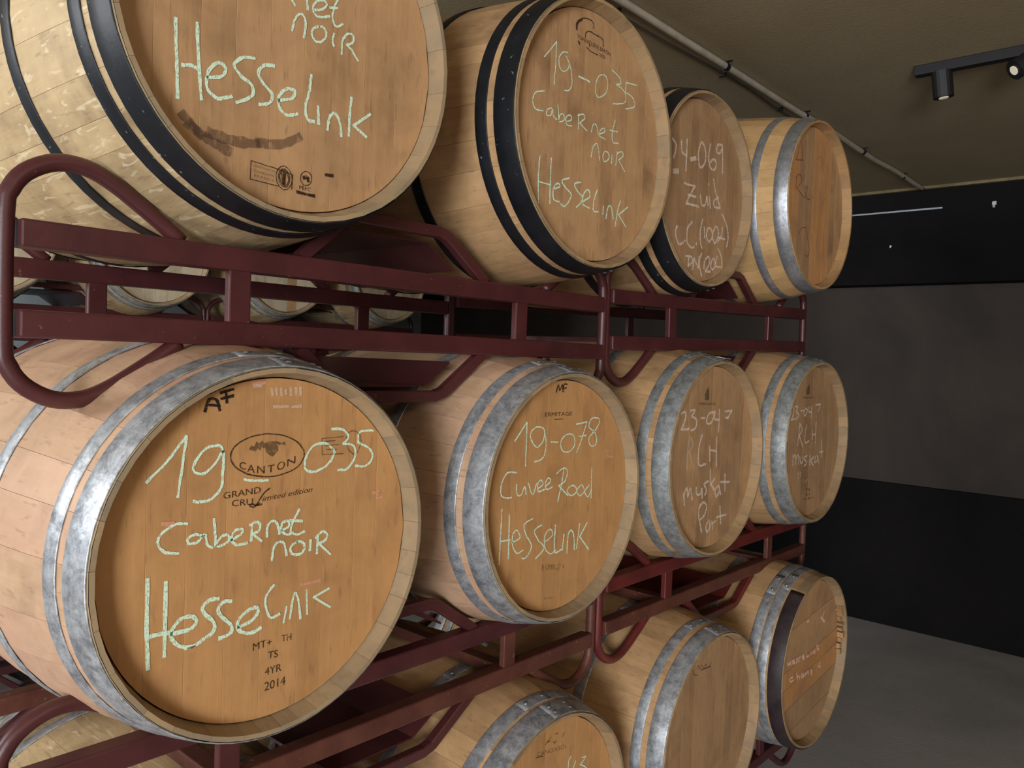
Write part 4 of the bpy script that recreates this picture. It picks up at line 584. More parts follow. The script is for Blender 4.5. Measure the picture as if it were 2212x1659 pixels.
  ['S','white_chalk',4,[(393,-1929),(423,-1909),(463,-1879),(503,-1849),(543,-1829),(573,-1829),(603,-1849),(623,-1879),(633,-1919),(643,-1969),(633,-2009),(603,-2069),(563,-2129),(503,-2189),(453,-2239),(423,-2279)]],
  ['S','white_chalk',4,[(423,-2279),(713,-2249)]],
  ['S','white_chalk',4,[(823,-1879),(793,-1909),(763,-1949),(743,-1999),(723,-2039),(723,-2079),(733,-2109),(753,-2139),(783,-2159),(813,-2179),(843,-2179),(883,-2169),(913,-2149),(953,-2119),(983,-2079),(993,-2049),(1003,-2019),(993,-1979),(973,-1939),(963,-1909),(943,-1879),(923,-1869),(893,-1859),(873,-1859),(843,-1859),(823,-1879)]],
  ['S','white_chalk',4,[(1093,-1749),(1073,-1799),(1053,-1859),(1033,-1929),(1023,-1999),(1033,-2049),(1073,-2069),(1143,-2069),(1213,-2059),(1273,-2059),(1323,-2049)]],
  ['S','white_chalk',4,[(1123,-1519),(1163,-1549),(1213,-1599),(1283,-1649),(1333,-1719),(1383,-1779),(1403,-1839),(1403,-1909),(1413,-1979),(1403,-2039),(1403,-2079)]],
  ['S','white_chalk',8,[(-1597,271),(-1377,311)]],
  ['S','white_chalk',8,[(-697,781),(-437,861)]],
 ],
 'A4': [
  ['S','red_marker',3,[(-1832,1711),(-1802,1741),(-1752,1781),(-1702,1821),(-1652,1861),(-1622,1871),(-1592,1851),(-1572,1801),(-1552,1751),(-1542,1691),(-1542,1621),(-1572,1561),(-1612,1471),(-1662,1391),(-1702,1321),(-1732,1271)]],
  ['S','red_marker',3,[(-1732,1271),(-1142,1381)]],
  ['S','red_marker',3,[(-1442,1961),(-1422,1941),(-1382,1901),(-1352,1861),(-1312,1811),(-1282,1761),(-1262,1681),(-1242,1591),(-1232,1501),(-1222,1421),(-1212,1361)]],
  ['S','red_marker',3,[(-1622,731),(-1622,321)]],
  ['S','red_marker',3,[(-1712,671),(-1662,701),(-1602,751),(-1542,801),(-1472,841),(-1402,861),(-1342,851),(-1282,831),(-1222,791),(-1182,751),(-1172,701),(-1212,641),(-1292,561),(-1392,491),(-1472,421),(-1532,371)]],
  ['S','red_marker',3,[(-1532,371),(-892,151)]],
  ['S','red_marker',3,[(-822,311),(-792,341),(-752,391),(-702,451),(-662,501),(-652,531),(-672,551),(-712,561),(-762,561),(-812,551),(-842,531),(-862,501),(-882,451),(-882,401),(-882,351),(-862,301),(-842,271),(-802,231),(-752,211),(-702,181),(-662,171),(-612,161),(-552,171),(-502,171),(-452,181),(-412,191)]],
  ['S','red_marker',3,[(-1222,-1099),(-1192,-1069),(-1162,-1029),(-1112,-969),(-1062,-919),(-1012,-889),(-942,-859),(-862,-829),(-782,-819),(-702,-819),(-632,-829),(-582,-879),(-542,-939),(-512,-1019),(-482,-1109),(-442,-1189),(-402,-1269),(-342,-1359),(-302,-1439),(-262,-1519),(-242,-1589),(-262,-1639),(-292,-1679),(-332,-1719),(-382,-1739),(-422,-1759),(-452,-1769),(-492,-1759),(-522,-1749),(-552,-1729),(-572,-1719)]],
  ['S','faint_red',3,[(98,1671),(128,1691),(178,1721),(228,1761),(288,1791),(338,1791),(378,1771),(428,1721),(478,1671),(508,1611),(518,1561),(508,1511),(468,1471),(418,1431),(368,1391),(338,1371)]],
  ['S','faint_red',3,[(498,1751),(528,1711),(568,1671),(618,1611),(658,1561),(678,1511),(678,1461),(648,1421),(608,1371),(578,1341),(548,1311)]],
  ['S','faint_red',3,[(908,1001),(908,941),(918,841),(928,741),(928,631),(918,531),(888,441),(838,351),(778,261),(738,191),(708,141)]],
  ['S','faint_red',3,[(918,-699),(928,-759),(948,-859),(978,-979),(998,-1089),(998,-1199),(998,-1299),(978,-1399),(968,-1499),(948,-1589),(938,-1649)]],
  ['S','faint_red',3,[(918,1711),(1108,1511)]],
  ['S','faint_red',3,[(-462,531),(-442,481),(-412,411),(-392,341),(-352,281),(-322,241),(-292,241),(-242,261),(-202,301),(-162,331),(-142,351)]],
  ['S','faint_red',3,[(328,661),(468,341)]],
  ['S','faint_red',3,[(-172,-959),(-2,-1519)]],
 ],
 'B3': [
  ['S','white_chalk',4,[(-1896,1342),(-1866,1352),(-1816,1362),(-1766,1382),(-1716,1392),(-1686,1382),(-1656,1362),(-1636,1332),(-1626,1292),(-1626,1242),(-1636,1192),(-1666,1132),(-1706,1062),(-1766,992),(-1816,932),(-1846,892)]],
  ['S','white_chalk',4,[(-1846,892),(-1406,902)]],
  ['S','white_chalk',4,[(-1376,1412),(-1336,1412),(-1276,1422),(-1216,1432),(-1166,1432),(-1136,1422),(-1146,1392),(-1176,1352),(-1226,1312),(-1266,1272),(-1296,1252)]],
  ['S','white_chalk',4,[(-1296,1252),(-1256,1232),(-1186,1222),(-1116,1192),(-1046,1172),(-1006,1132),(-996,1092),(-996,1042),(-1006,992),(-1026,942),(-1056,912),(-1096,882),(-1146,872),(-1206,862),(-1256,852),(-1296,852)]],
  ['S','white_chalk',4,[(-756,1182),(-526,1182)]],
  ['S','white_chalk',4,[(4,1312),(-36,1332),(-96,1332),(-166,1322),(-246,1312),(-296,1292),(-336,1262),(-376,1222),(-396,1182),(-416,1152),(-426,1112),(-426,1082),(-416,1062),(-396,1032),(-376,1012),(-346,1002),(-306,992),(-266,992),(-216,1002),(-166,1012),(-126,1032),(-86,1072),(-36,1122),(4,1182),(24,1242),(24,1282)]],
  ['S','white_chalk',4,[(74,1352),(64,1322),(54,1272),(54,1222),(54,1172),(74,1132),(114,1112),(174,1102),(244,1102),(304,1092),(344,1092)]],
  ['S','white_chalk',4,[(334,1402),(334,1342),(344,1272),(354,1182),(354,1092),(354,1012),(354,942),(354,872),(344,812),(344,762),(334,722)]],
  ['S','white_chalk',4,[(714,1332),(1134,1342)]],
  ['S','white_chalk',4,[(1134,1342),(874,1102)]],
  ['S','white_chalk',4,[(754,1142),(944,1142)]],
  ['S','white_chalk',4,[(-646,692),(-666,652),(-706,592),(-736,512),(-776,432),(-796,352),(-806,242),(-816,132),(-816,12),(-806,-98),(-766,-168),(-706,-198),(-616,-208),(-506,-188),(-416,-178),(-346,-168)]],
  ['S','white_chalk',4,[(-176,342),(-116,-108)]],
  ['S','white_chalk',4,[(244,582),(304,-298)]],
  ['S','white_chalk',4,[(-166,222),(254,162)]],
  ['S','white_chalk',4,[(-1556,-928),(-1496,-1278)]],
  ['S','white_chalk',4,[(-1556,-958),(-1536,-928),(-1496,-878),(-1466,-828),(-1426,-798),(-1396,-788),(-1376,-808),(-1356,-868),(-1346,-928),(-1336,-998),(-1326,-1038)]],
  ['S','white_chalk',4,[(-1326,-1038),(-1306,-998),(-1286,-938),(-1246,-878),(-1216,-838),(-1186,-818),(-1156,-858),(-1136,-928),(-1106,-1018),(-1086,-1098),(-1066,-1148)]],
  ['S','white_chalk',4,[(-866,-818),(-866,-848),(-856,-888),(-856,-938),(-836,-978),(-816,-1008),(-786,-1028),(-746,-1038),(-696,-1048),(-656,-1048),(-626,-1038),(-596,-1018),(-576,-988),(-556,-948),(-536,-908),(-526,-888)]],
  ['S','white_chalk',4,[(-526,-888),(-486,-1148)]],
  ['S','white_chalk',4,[(-156,-708),(-196,-708),(-256,-718),(-326,-728),(-376,-738),(-406,-758),(-396,-788),(-356,-828),(-306,-868),(-266,-918),(-246,-958),(-246,-988),(-266,-1018),(-286,-1048),(-306,-1068),(-326,-1088)]],
  ['S','white_chalk',4,[(-46,-358),(4,-828)]],
  ['S','white_chalk',4,[(224,-668),(24,-808)]],
  ['S','white_chalk',4,[(24,-808),(264,-1028)]],
  ['S','white_chalk',4,[(514,-898),(474,-908),(424,-928),(364,-948),(314,-978),(294,-1008),(284,-1048),(304,-1098),(324,-1158),(354,-1198),(384,-1218),(424,-1208),(464,-1178),(504,-1138),(544,-1098),(564,-1068)]],
  ['S','white_chalk',4,[(514,-898),(654,-1178)]],
  ['S','white_chalk',4,[(874,-578),(924,-1108)]],
  ['S','white_chalk',4,[(614,-798),(1194,-848)]],
  ['S','white_chalk',4,[(-576,-1318),(-586,-1358),(-606,-1408),(-636,-1468),(-646,-1548),(-646,-1628),(-616,-1738),(-566,-1858),(-506,-1988),(-456,-2098),(-426,-2178)]],
  ['S','white_chalk',4,[(-656,-1448),(-626,-1428),(-566,-1388),(-506,-1348),(-446,-1318),(-396,-1298),(-346,-1308),(-296,-1328),(-256,-1358),(-216,-1388),(-196,-1428),(-196,-1478),(-206,-1528),(-226,-1578),(-256,-1628),(-286,-1678),(-336,-1708),(-386,-1738),(-446,-1758),(-496,-1778),(-536,-1788)]],
  ['S','white_chalk',4,[(-6,-1888),(-36,-1908),(-76,-1928),(-126,-1948),(-166,-1988),(-186,-2018),(-186,-2058),(-176,-2098),(-156,-2148),(-136,-2188),(-106,-2208),(-76,-2208),(-36,-2198),(4,-2178),(44,-2148),(64,-2118),(74,-2088),(64,-2048),(54,-2008),(44,-1968),(34,-1938),(24,-1908),(14,-1898),(4,-1888),(-16,-1888),(-26,-1888)]],
  ['S','white_chalk',4,[(164,-1918),(234,-2168)]],
  ['S','white_chalk',4,[(204,-2008),(414,-1948)]],
  ['S','white_chalk',4,[(644,-1528),(734,-2068)]],
  ['S','white_chalk',4,[(464,-1848),(1054,-1838)]],
  ['S','faint_chalk',3,[(-1356,692),(-1366,632),(-1386,542),(-1416,432),(-1436,322),(-1446,212),(-1456,112),(-1456,-8),(-1446,-118),(-1446,-208),(-1446,-278)]],
  ['S','faint_chalk',3,[(-1276,652),(-1256,632),(-1226,582),(-1186,532),(-1166,482),(-1156,442),(-1176,392),(-1216,352),(-1266,302),(-1316,272),(-1346,242)]],
  ['S','faint_chalk',3,[(-1346,242),(-1026,-308)]],
  ['F','faint_brand',0,[(-566,1702),(-586,1892),(-516,1912),(-526,1982),(-436,2022),(-386,2112),(-346,2002),(-306,1712),(-406,1682)]],
  ['T', 'brand', 'MERCIOLA', [-906, 1561, 93, 1541, 70], 0],
 ],
 'B4': [
  ['S','white_chalk',3.5,[(-2060,1289),(-2010,1289),(-1940,1299),(-1870,1309),(-1800,1309),(-1750,1299),(-1720,1269),(-1710,1209),(-1700,1159),(-1710,1099),(-1720,1039),(-1750,999),(-1790,949),(-1830,899),(-1870,869),(-1900,839)]],
  ['S','white_chalk',3.5,[(-1900,839),(-1590,869)]],
  ['S','white_chalk',3.5,[(-1590,1289),(-1560,1289),(-1510,1299),(-1450,1299),(-1400,1299),(-1380,1289),(-1390,1269),(-1420,1229),(-1460,1189),(-1490,1149),(-1520,1119)]],
  ['S','white_chalk',3.5,[(-1520,1119),(-1480,1109),(-1410,1079),(-1340,1049),(-1280,1019),(-1260,989),(-1280,959),(-1330,919),(-1390,889),(-1450,869),(-1490,849)]],
  ['S','white_chalk',3.5,[(-1130,1129),(-880,1139)]],
  ['S','white_chalk',3.5,[(-670,1209),(-710,1189),(-750,1159),(-790,1129),(-820,1089),(-840,1059),(-830,1029),(-800,999),(-770,969),(-730,949),(-690,949),(-650,969),(-610,1009),(-570,1059),(-530,1099),(-520,1139),(-530,1159),(-550,1189),(-590,1199),(-630,1209),(-670,1209)]],
  ['S','white_chalk',3.5,[(-400,1249),(-400,1219),(-400,1189),(-400,1149),(-400,1119),(-380,1089),(-340,1079),(-280,1069),(-220,1069),(-170,1079),(-130,1079)]],
  ['S','white_chalk',3.5,[(-150,1259),(-150,859)]],
  ['S','white_chalk',3.5,[(220,1309),(650,1329)]],
  ['S','white_chalk',3.5,[(650,1329),(480,1049)]],
  ['S','white_chalk',3.5,[(-1150,679),(-1240,-91)]],
  ['S','white_chalk',3.5,[(-1150,679),(-1110,649),(-1050,609),(-980,559),(-930,499),(-910,459),(-930,409),(-980,369),(-1050,329),(-1110,299),(-1150,269)]],
  ['S','white_chalk',3.5,[(-1150,269),(-780,-161)]],
  ['S','white_chalk',3.5,[(-540,619),(-560,569),(-580,499),(-600,419),(-620,339),(-630,269),(-630,199),(-630,139),(-620,69),(-610,19),(-570,-21),(-520,-31),(-450,-21),(-370,-1),(-300,19),(-250,29)]],
  ['S','white_chalk',3.5,[(40,459),(90,59)]],
  ['S','white_chalk',3.5,[(330,669),(340,-91)]],
  ['S','white_chalk',3.5,[(70,239),(350,239)]],
  ['S','white_chalk',3.5,[(-1610,-361),(-1580,-751)]],
  ['S','white_chalk',3.5,[(-1590,-491),(-1570,-471),(-1530,-441),(-1490,-411),(-1450,-391),(-1410,-401),(-1390,-441),(-1370,-511),(-1350,-601),(-1340,-671),(-1330,-731)]],
  ['S','white_chalk',3.5,[(-1330,-511),(-1300,-491),(-1270,-461),(-1230,-431),(-1190,-411),(-1160,-421),(-1130,-461),(-1120,-531),(-1100,-621),(-1090,-691),(-1080,-741)]],
  ['S','white_chalk',3.5,[(-1010,-491),(-1000,-521),(-980,-581),(-960,-631),(-930,-681),(-910,-711),(-870,-731),(-830,-731),(-790,-721),(-760,-701),(-740,-681),(-720,-661),(-720,-621),(-730,-571),(-730,-541),(-730,-511)]],
  ['S','white_chalk',3.5,[(-350,-491),(-400,-501),(-460,-511),(-540,-521),(-590,-541),(-620,-561),(-600,-591),(-540,-631),(-460,-681),(-400,-721),(-370,-761),(-390,-781),(-440,-801),(-490,-821),(-550,-841),(-580,-851)]],
  ['S','white_chalk',3.5,[(-70,-511),(-80,-861)]],
  ['S','white_chalk',3.5,[(260,-581),(-20,-701)]],
  ['S','white_chalk',3.5,[(-20,-701),(270,-891)]],
  ['S','white_chalk',3.5,[(490,-551),(460,-571),(420,-621),(390,-681),(370,-731),(360,-771),(390,-781),(440,-791),(500,-791),(560,-781),(600,-761),(620,-731),(650,-681),(660,-621),(670,-581),(650,-561)]],
  ['S','white_chalk',3.5,[(630,-561),(780,-841)]],
  ['S','white_chalk',3.5,[(940,9),(1050,-641)]],
  ['S','white_chalk',3.5,[(770,-441),(1180,-441)]],
  ['S','faint_chalk',3,[(-1100,-1051),(-1010,-1361)]],
  ['S','faint_chalk',3,[(-1100,-1091),(-1060,-1081),(-1010,-1071),(-950,-1061),(-900,-1061),(-860,-1071),(-860,-1091),(-870,-1131),(-890,-1171),(-910,-1211),(-920,-1241)]],
  ['S','faint_chalk',3,[(-640,-1301),(-600,-1421)]],
  ['S','faint_chalk',3,[(-420,-1431),(-190,-1351)]],
  ['F','faint_brand',0,[(-670,1699),(-690,1879),(-610,1899),(-620,1959),(-520,1999),(-470,2079),(-420,1979),(-370,1719),(-490,1689)]],
  ['T', 'brand', 'MERCIOLA', [-980, 1559, 19, 1549, 60], 0],
  ['T', 'brand', '75', [-330, -1780, 69, -1810, 110], 0],
  ['T', 'brand', '2019', [-310, -1950, 89, -1970, 89], 0],
  ['T', 'brand', 'CH FR 17', [-520, -2090, 479, -2130, 80], 0],
 ],
 'C2': [
  ['S','chalk',5,[(857,1527),(847,1517),(827,1497),(807,1487),(787,1467),(777,1447),(767,1417),(767,1387),(767,1357),(767,1327),(767,1287),(767,1237),(767,1177),(767,1117),(767,1067),(767,1027)]],
  ['S','chalk',5,[(1057,1357),(1047,1337),(1037,1317),(1017,1287),(997,1257),(987,1217),(987,1177),(977,1127),(977,1087),(987,1037),(987,1007)]],
  ['S','chalk',5,[(787,1207),(1077,1067)]],
  ['S','chalk',5,[(1307,1347),(1317,1337),(1327,1337),(1347,1337),(1367,1337),(1387,1327),(1407,1327),(1427,1327),(1447,1327),(1457,1327),(1467,1317)]],
  ['S','chalk',5,[(1467,1317),(1457,1307),(1437,1297),(1417,1277),(1397,1257),(1367,1247),(1347,1227),(1317,1217),(1287,1207),(1257,1197),(1247,1197)]],
  ['S','chalk',5,[(1247,1197),(1267,1177),(1307,1157),(1347,1137),(1387,1107),(1427,1087),(1447,1067),(1477,1037),(1497,1017),(1517,997),(1537,967),(1547,947),(1557,927),(1567,897),(1567,877),(1557,857),(1537,847),(1507,827),(1457,817),(1427,817),(1397,807)]],
  ['S','chalk',5,[(387,1237),(587,1147)]],
  ['S','brand',1.5,[(-153,2147),(-133,2157),(-113,2167),(-93,2177),(-73,2197),(-43,2217),(-23,2227),(7,2237),(27,2257),(47,2267),(67,2267)]],
  ['S','brand',1.5,[(-103,2187),(27,2187)]],
  ['S','brand',1.5,[(147,2127),(157,2117),(177,2107),(187,2087),(207,2077),(227,2077),(237,2077),(237,2097),(247,2107),(257,2127),(257,2137)]],
  ['S','brand',1.5,[(487,2137),(567,2207)]],
  ['S','brand',1.5,[(227,2287),(307,2277)]],
  ['S','brand',1.5,[(-483,1967),(-213,1917)]],
  ['T', 'faint_brand', 'CANOXSOL', [-443, 1976, 696, 1796, 100], 0],
 ],
 'C3': [
  ['S','brand',1.5,[(-806,2382),(-836,2382),(-876,2392),(-926,2402),(-976,2402),(-1006,2392),(-1036,2372),(-1056,2332),(-1076,2292),(-1086,2252),(-1086,2202),(-1076,2152),(-1066,2102),(-1036,2042),(-1006,1992),(-966,1952),(-926,1922),(-886,1902),(-836,1892),(-796,1882),(-766,1872)]],
  ['S','brand',1.5,[(-816,2062),(-796,2072),(-776,2102),(-756,2122),(-736,2132),(-716,2142),(-706,2122),(-686,2092),(-666,2062),(-656,2032),(-636,2022),(-626,2032),(-606,2062),(-586,2092),(-566,2112),(-546,2122),(-526,2102),(-506,2072),(-476,2032),(-456,1992),(-426,1972),(-406,1982),(-376,2012),(-356,2042),(-326,2062),(-296,2072),(-276,2052),(-256,2022),(-226,1982),(-206,1942),(-166,1932),(-126,1942),(-76,1962),(-26,1992),(24,2022),(54,2032)]],
  ['S','brand',1.5,[(-596,1972),(24,1922)]],
 ],
 'C4': [
  ['S','pink_chalk',4,[(914,1320),(1344,1090)]],
  ['S','pink_chalk',4,[(1234,1470),(1214,1440),(1174,1390),(1134,1340),(1104,1280),(1094,1230),(1114,1190),(1154,1140),(1214,1100),(1264,1060),(1294,1030)]],
  ['S','pink_chalk',4,[(-386,1460),(-216,1450)]],
  ['S','pink_chalk',4,[(-1966,380),(-1906,250)]],
  ['S','pink_chalk',4,[(-1746,360),(-1686,220)]],
  ['S','pink_chalk',4,[(-1926,310),(-1706,290)]],
  ['S','pink_chalk',4,[(-1546,330),(-1536,310),(-1526,290),(-1516,260),(-1496,230),(-1476,210),(-1456,200),(-1416,200),(-1386,200),(-1346,200),(-1326,200)]],
  ['S','pink_chalk',4,[(-1546,330),(-1396,320)]],
  ['S','pink_chalk',4,[(-1516,270),(-1386,260)]],
  ['S','pink_chalk',4,[(-1086,290),(-1106,300),(-1146,300),(-1186,300),(-1226,310),(-1236,300),(-1226,280),(-1186,260),(-1146,230),(-1106,210),(-1086,190),(-1096,180),(-1126,180),(-1166,180),(-1196,180),(-1226,180)]],
  ['S','pink_chalk',4,[(-876,280),(-896,280),(-926,290),(-966,290),(-996,290),(-1006,290),(-996,270),(-966,250),(-926,220),(-896,190),(-886,180),(-896,170),(-926,170),(-956,180),(-996,180),(-1016,180)]],
  ['S','pink_chalk',4,[(-686,270),(-676,260),(-666,230),(-656,200),(-646,170),(-626,150),(-596,140),(-556,140),(-516,140),(-476,140),(-456,140)]],
  ['S','pink_chalk',4,[(-686,270),(-526,270)]],
  ['S','pink_chalk',4,[(-656,220),(-526,210)]],
  ['S','pink_chalk',4,[(-286,260),(-286,240),(-276,210),(-276,180),(-256,160),(-236,140),(-206,130),(-166,130),(-126,130),(-86,130),(-56,130)]],
  ['S','pink_chalk',4,[(94,220),(144,100)]],
  ['S','pink_chalk',4,[(334,80),(324,100),(304,140),(284,180),(274,210),(284,220),(324,200),(374,170),(444,120),(504,80),(534,70),(544,80),(534,110),(514,150),(494,190),(484,210)]],
  ['S','pink_chalk',4,[(634,370),(744,130)]],
  ['S','pink_chalk',4,[(834,280),(814,280),(764,270),(724,270),(694,260),(684,250),(704,230),(754,200),(804,170),(854,140),(894,120)]],
  ['S','pink_chalk',4,[(-1476,-270),(-1506,-270),(-1566,-260),(-1626,-260),(-1676,-260),(-1706,-270),(-1706,-290),(-1696,-320),(-1676,-350),(-1636,-380),(-1606,-400),(-1576,-410),(-1526,-410),(-1476,-400),(-1436,-400),(-1406,-390)]],
  ['S','pink_chalk',4,[(-1116,-240),(-1046,-480)]],
  ['S','pink_chalk',4,[(-1056,-400),(-1026,-390),(-996,-390),(-956,-380),(-926,-380),(-896,-390),(-876,-410),(-856,-440),(-846,-470),(-836,-500),(-826,-510)]],
  ['S','pink_chalk',4,[(-636,-380),(-656,-380),(-676,-390),(-706,-410),(-726,-420),(-736,-440),(-716,-450),(-686,-480),(-656,-500),(-616,-510),(-586,-520),(-566,-510),(-556,-480),(-546,-450),(-536,-430),(-526,-410)]],
  ['S','pink_chalk',4,[(-526,-410),(-436,-540)]],
  ['S','pink_chalk',4,[(-296,-530),(-306,-520),(-316,-490),(-326,-460),(-336,-430),(-336,-420),(-316,-420),(-286,-440),(-256,-470),(-226,-490),(-196,-500),(-176,-490),(-156,-470),(-136,-440),(-116,-420),(-96,-420),(-76,-430),(-66,-470),(-46,-510),(-36,-540),(-26,-570)]],
  ['S','pink_chalk',4,[(184,-470),(264,-670)]],
  ['S','pink_chalk',4,[(184,-490),(214,-500),(254,-510),(304,-520),(334,-530),(354,-540),(354,-550),(334,-560),(294,-570),(274,-570),(254,-580)]],
  ['S','pink_chalk',4,[(1074,-430),(1044,-430),(1004,-450),(964,-460),(924,-480),(914,-490),(934,-510),(974,-540),(1024,-560),(1064,-580),(1094,-600)]],
 ],
}

BARREL = {'B1': (0.6530, -0.0063, 0.7095, 0.2873), 'B2': (1.4040, 0.0079, 0.7123, 0.2809), 'B3': (2.1206, 0.0091, 0.7488, 0.2855), 'B4': (2.8360, -0.0067, 0.7571, 0.2865), 'A1': (0.6753, -0.0035, 1.5230, 0.2965), 'A2': (1.4461, -0.0117, 1.5298, 0.2966), 'A3': (2.0667, 0.0502, 1.5239, 0.2761), 'A4': (2.7452, -0.0120, 1.5819, 0.2871), 'C2': (1.4033, 0.0139, -0.0827, 0.2838), 'C3': (2.1266, -0.0135, -0.0662, 0.2946), 'C4': (2.8576, -0.0289, -0.0370, 0.3052), 'C1': (0.6600, 0.0000, -0.0870, 0.2860)}

PART = {'chalk': 'chalk_writing', 'white_chalk': 'chalk_writing', 'faint_chalk': 'chalk_smudge', 'red_chalk': 'chalk_mark', 'pink_chalk': 'chalk_writing', 'marker': 'marker_writing',
        'brand': 'cooper_stamp', 'faint_brand': 'faded_stamp', 'red_marker': 'marker_writing', 'faint_red': 'faded_writing', 'smear': 'dirt_smear'}
PLAB = {'chalk': 'pale green chalk handwriting', 'white_chalk': 'white chalk handwriting', 'faint_chalk': 'rubbed chalk smudges', 'red_chalk': 'small pink chalk marks', 'pink_chalk': 'pink chalk handwriting',
        'marker': 'black marker initials', 'brand': 'dark branded cooper marks', 'faint_brand': 'faded brown branded marks', 'red_marker': 'red marker writing',
        'faint_red': 'faded red writing', 'smear': 'dark dirt smear'}
def clusters(gl, pad=.014):
    bb = [[min(v[0] for v in g[0])-pad, max(v[0] for v in g[0])+pad, min(v[2] for v in g[0])-pad, max(v[2] for v in g[0])+pad] for g in gl]
    gid = list(range(len(gl)))
    for i in range(len(gl)):
        for j in range(i):
            a, b = bb[i], bb[j]
            if a[0] < b[1] and b[0] < a[1] and a[2] < b[3] and b[2] < a[3] and gid[i] != gid[j]:
                o, n = gid[i], gid[j]; gid = [n if q == o else q for q in gid]
    return [[gl[i] for i in range(len(gl)) if gid[i] == k] for k in sorted(set(gid))]
def add_marks(code, parent, yh):
    by = {}
    for k, e in enumerate(MARKS.get(code, [])):
        if e[0] == 'S':
            pts = [(a/10000., b/10000.) for a, b in e[3]]
            g = ribbon(pts, e[2]/1000.*{'chalk': .32, 'white_chalk': .85, 'pink_chalk': .9, 'red_chalk': .9, 'faint_chalk': .8, 'smear': .8, 'faint_brand': .6, 'brand': .55}.get(e[1], .5), k, yh-.0009-.00004*(k % 7)); kind = e[1]
        elif e[0] == 'F':
            pts = [(a/10000., b/10000.) for a, b in e[3]]; kind = e[1]
            g = ([(a, yh-.0008, b) for a, b in pts], [tuple(range(len(pts)))])
        else:
            kind, t, (u0, v0, u1, v1, h), sh = e[1], e[2], e[3], e[4]
            u0, v0, u1, v1, h = [q/10000. for q in (u0, v0, u1, v1, h)]
            V, F = text_geo(t); x0 = min(q[0] for q in V); x1 = max(q[0] for q in V)
            hh = .70; W = Vector((u1-u0, v1-v0))
            out = []
            for q in V:
                s = (q[0]-x0)/max(1e-6, x1-x0); z = q[1]/hh*h
                out.append((u0+W.x*s+z*sh, yh-.0008, v0+W.y*s+z))
            g = (out, F)
        by.setdefault(kind, []).append(g)
    for kind, gs in [(kd, c) for kd, gl in by.items() for c in clusters(gl)]:
        V, F = merge(gs)
        o = obj_geo(PART[kind], (V, F), kind, parent); o['label'] = PLAB[kind]

# ---------------------------------------------------------------- barrels
L = 0.95
def prof(R, Rb):
    def r(y):
        u = (y-L/2)/(L/2); return R + (Rb-R)*(1-abs(u)**2.15)
    return r
YS = [0, .014, .032, .05, .085, .13, .18, .24, .31, .39, .475]
YS = YS + [L-y for y in YS[-2::-1]]
def stave_mesh(name, R, Rb, ang, seg=2):
    r = prof(R, Rb); Rh = R*.942; V, F = [], []
    def rin(y):
        d = min(y, L-y)
        if d <= .032: return (R-.0085) + (Rh+.0005-(R-.0085))*(d/.032)
        return max(r(y)-.026, Rh-.010) if d > .045 else Rh-.004
    a0 = -ang/2 + .00022/R; a1 = ang/2 - .00022/R
    n = len(YS); aa = [a0 + (a1-a0)*i/seg for i in range(seg+1)]
    def strip(fn):
        b = len(V)
        for y in YS:
            for q in fn(y): V.append(q)
        return b
    P = lambda rr, a, y: (rr*math.cos(a), y, rr*math.sin(a))
    def outer(y):
        o = []
        for i, a in enumerate(aa):
            e = .0003 if i in (0, seg) else 0
            o.append(P(r(y)-e, a, y))
        return o
    b = strip(outer); k = seg+1; sm = []
    for i in range(n-1):
        for j in range(seg): F.append((b+i*k+j, b+(i+1)*k+j, b+(i+1)*k+j+1, b+i*k+j+1)); sm.append(True)
    b = strip(lambda y: [P(rin(y), a, y) for a in aa])
    for i in range(n-1):
        for j in range(seg): F.append((b+i*k+j, b+i*k+j+1, b+(i+1)*k+j+1, b+(i+1)*k+j)); sm.append(False)
    for s, a in ((0, a0), (1, a1)):
        b = strip(lambda y: [P(r(y)-.0003, a, y), P(rin(y), a, y)])
        for i in range(n-1):
            q = (b+2*i, b+2*i+1, b+2*i+3, b+2*i+2); F.append(q if s == 0 else q[::-1]); sm.append(False)
    for y, flip in ((0, False), (L, True)):
        b = len(V)
        for a in aa: V.append(P(r(y)-.001, a, y)); V.append(P(rin(y), a, y))
        for j in range(seg):
            q = (b+2*j, b+2*j+2, b+2*j+3, b+2*j+1); F.append(q if not flip else q[::-1]); sm.append(False)
    me = mesh(name, V, F); me.polygons.foreach_set('use_smooth', sm); return me
def hoop_geo(R, Rb, y0, y1, a0=0, a1=2*PI, th=.0022, n=72, lift=.0004):
    r = prof(R, Rb); full = abs(a1-a0-2*PI) < 1e-6; N = n if full else max(6, int(n*(a1-a0)/2/PI))
    ym = (y0+y1)/2
    ring = [(r(y0)+lift, y0), (r(y0)+lift+th*.8, y0), (r(y0)+lift+th, y0+.0012), (r(ym)+lift+th+.0003, ym), (r(y1)+lift+th, y1-.0012), (r(y1)+lift+th*.8, y1), (r(y1)+lift, y1)]
    k = len(ring); V, F = [], []
    for i in range(N if full else N+1):
        a = a0+(a1-a0)*i/N
        for rr, y in ring: V.append((rr*math.cos(a), y, rr*math.sin(a)))
    m = N if full else N+1
    for i in range(N):
        i2 = (i+1) % m
        for j in range(k-1): F.append((i*k+j, i2*k+j, i2*k+j+1, i*k+j+1))
    if not full:
        F.append(tuple(range(k))); F.append(tuple(N*k+j for j in range(k))[::-1])
    return V, F
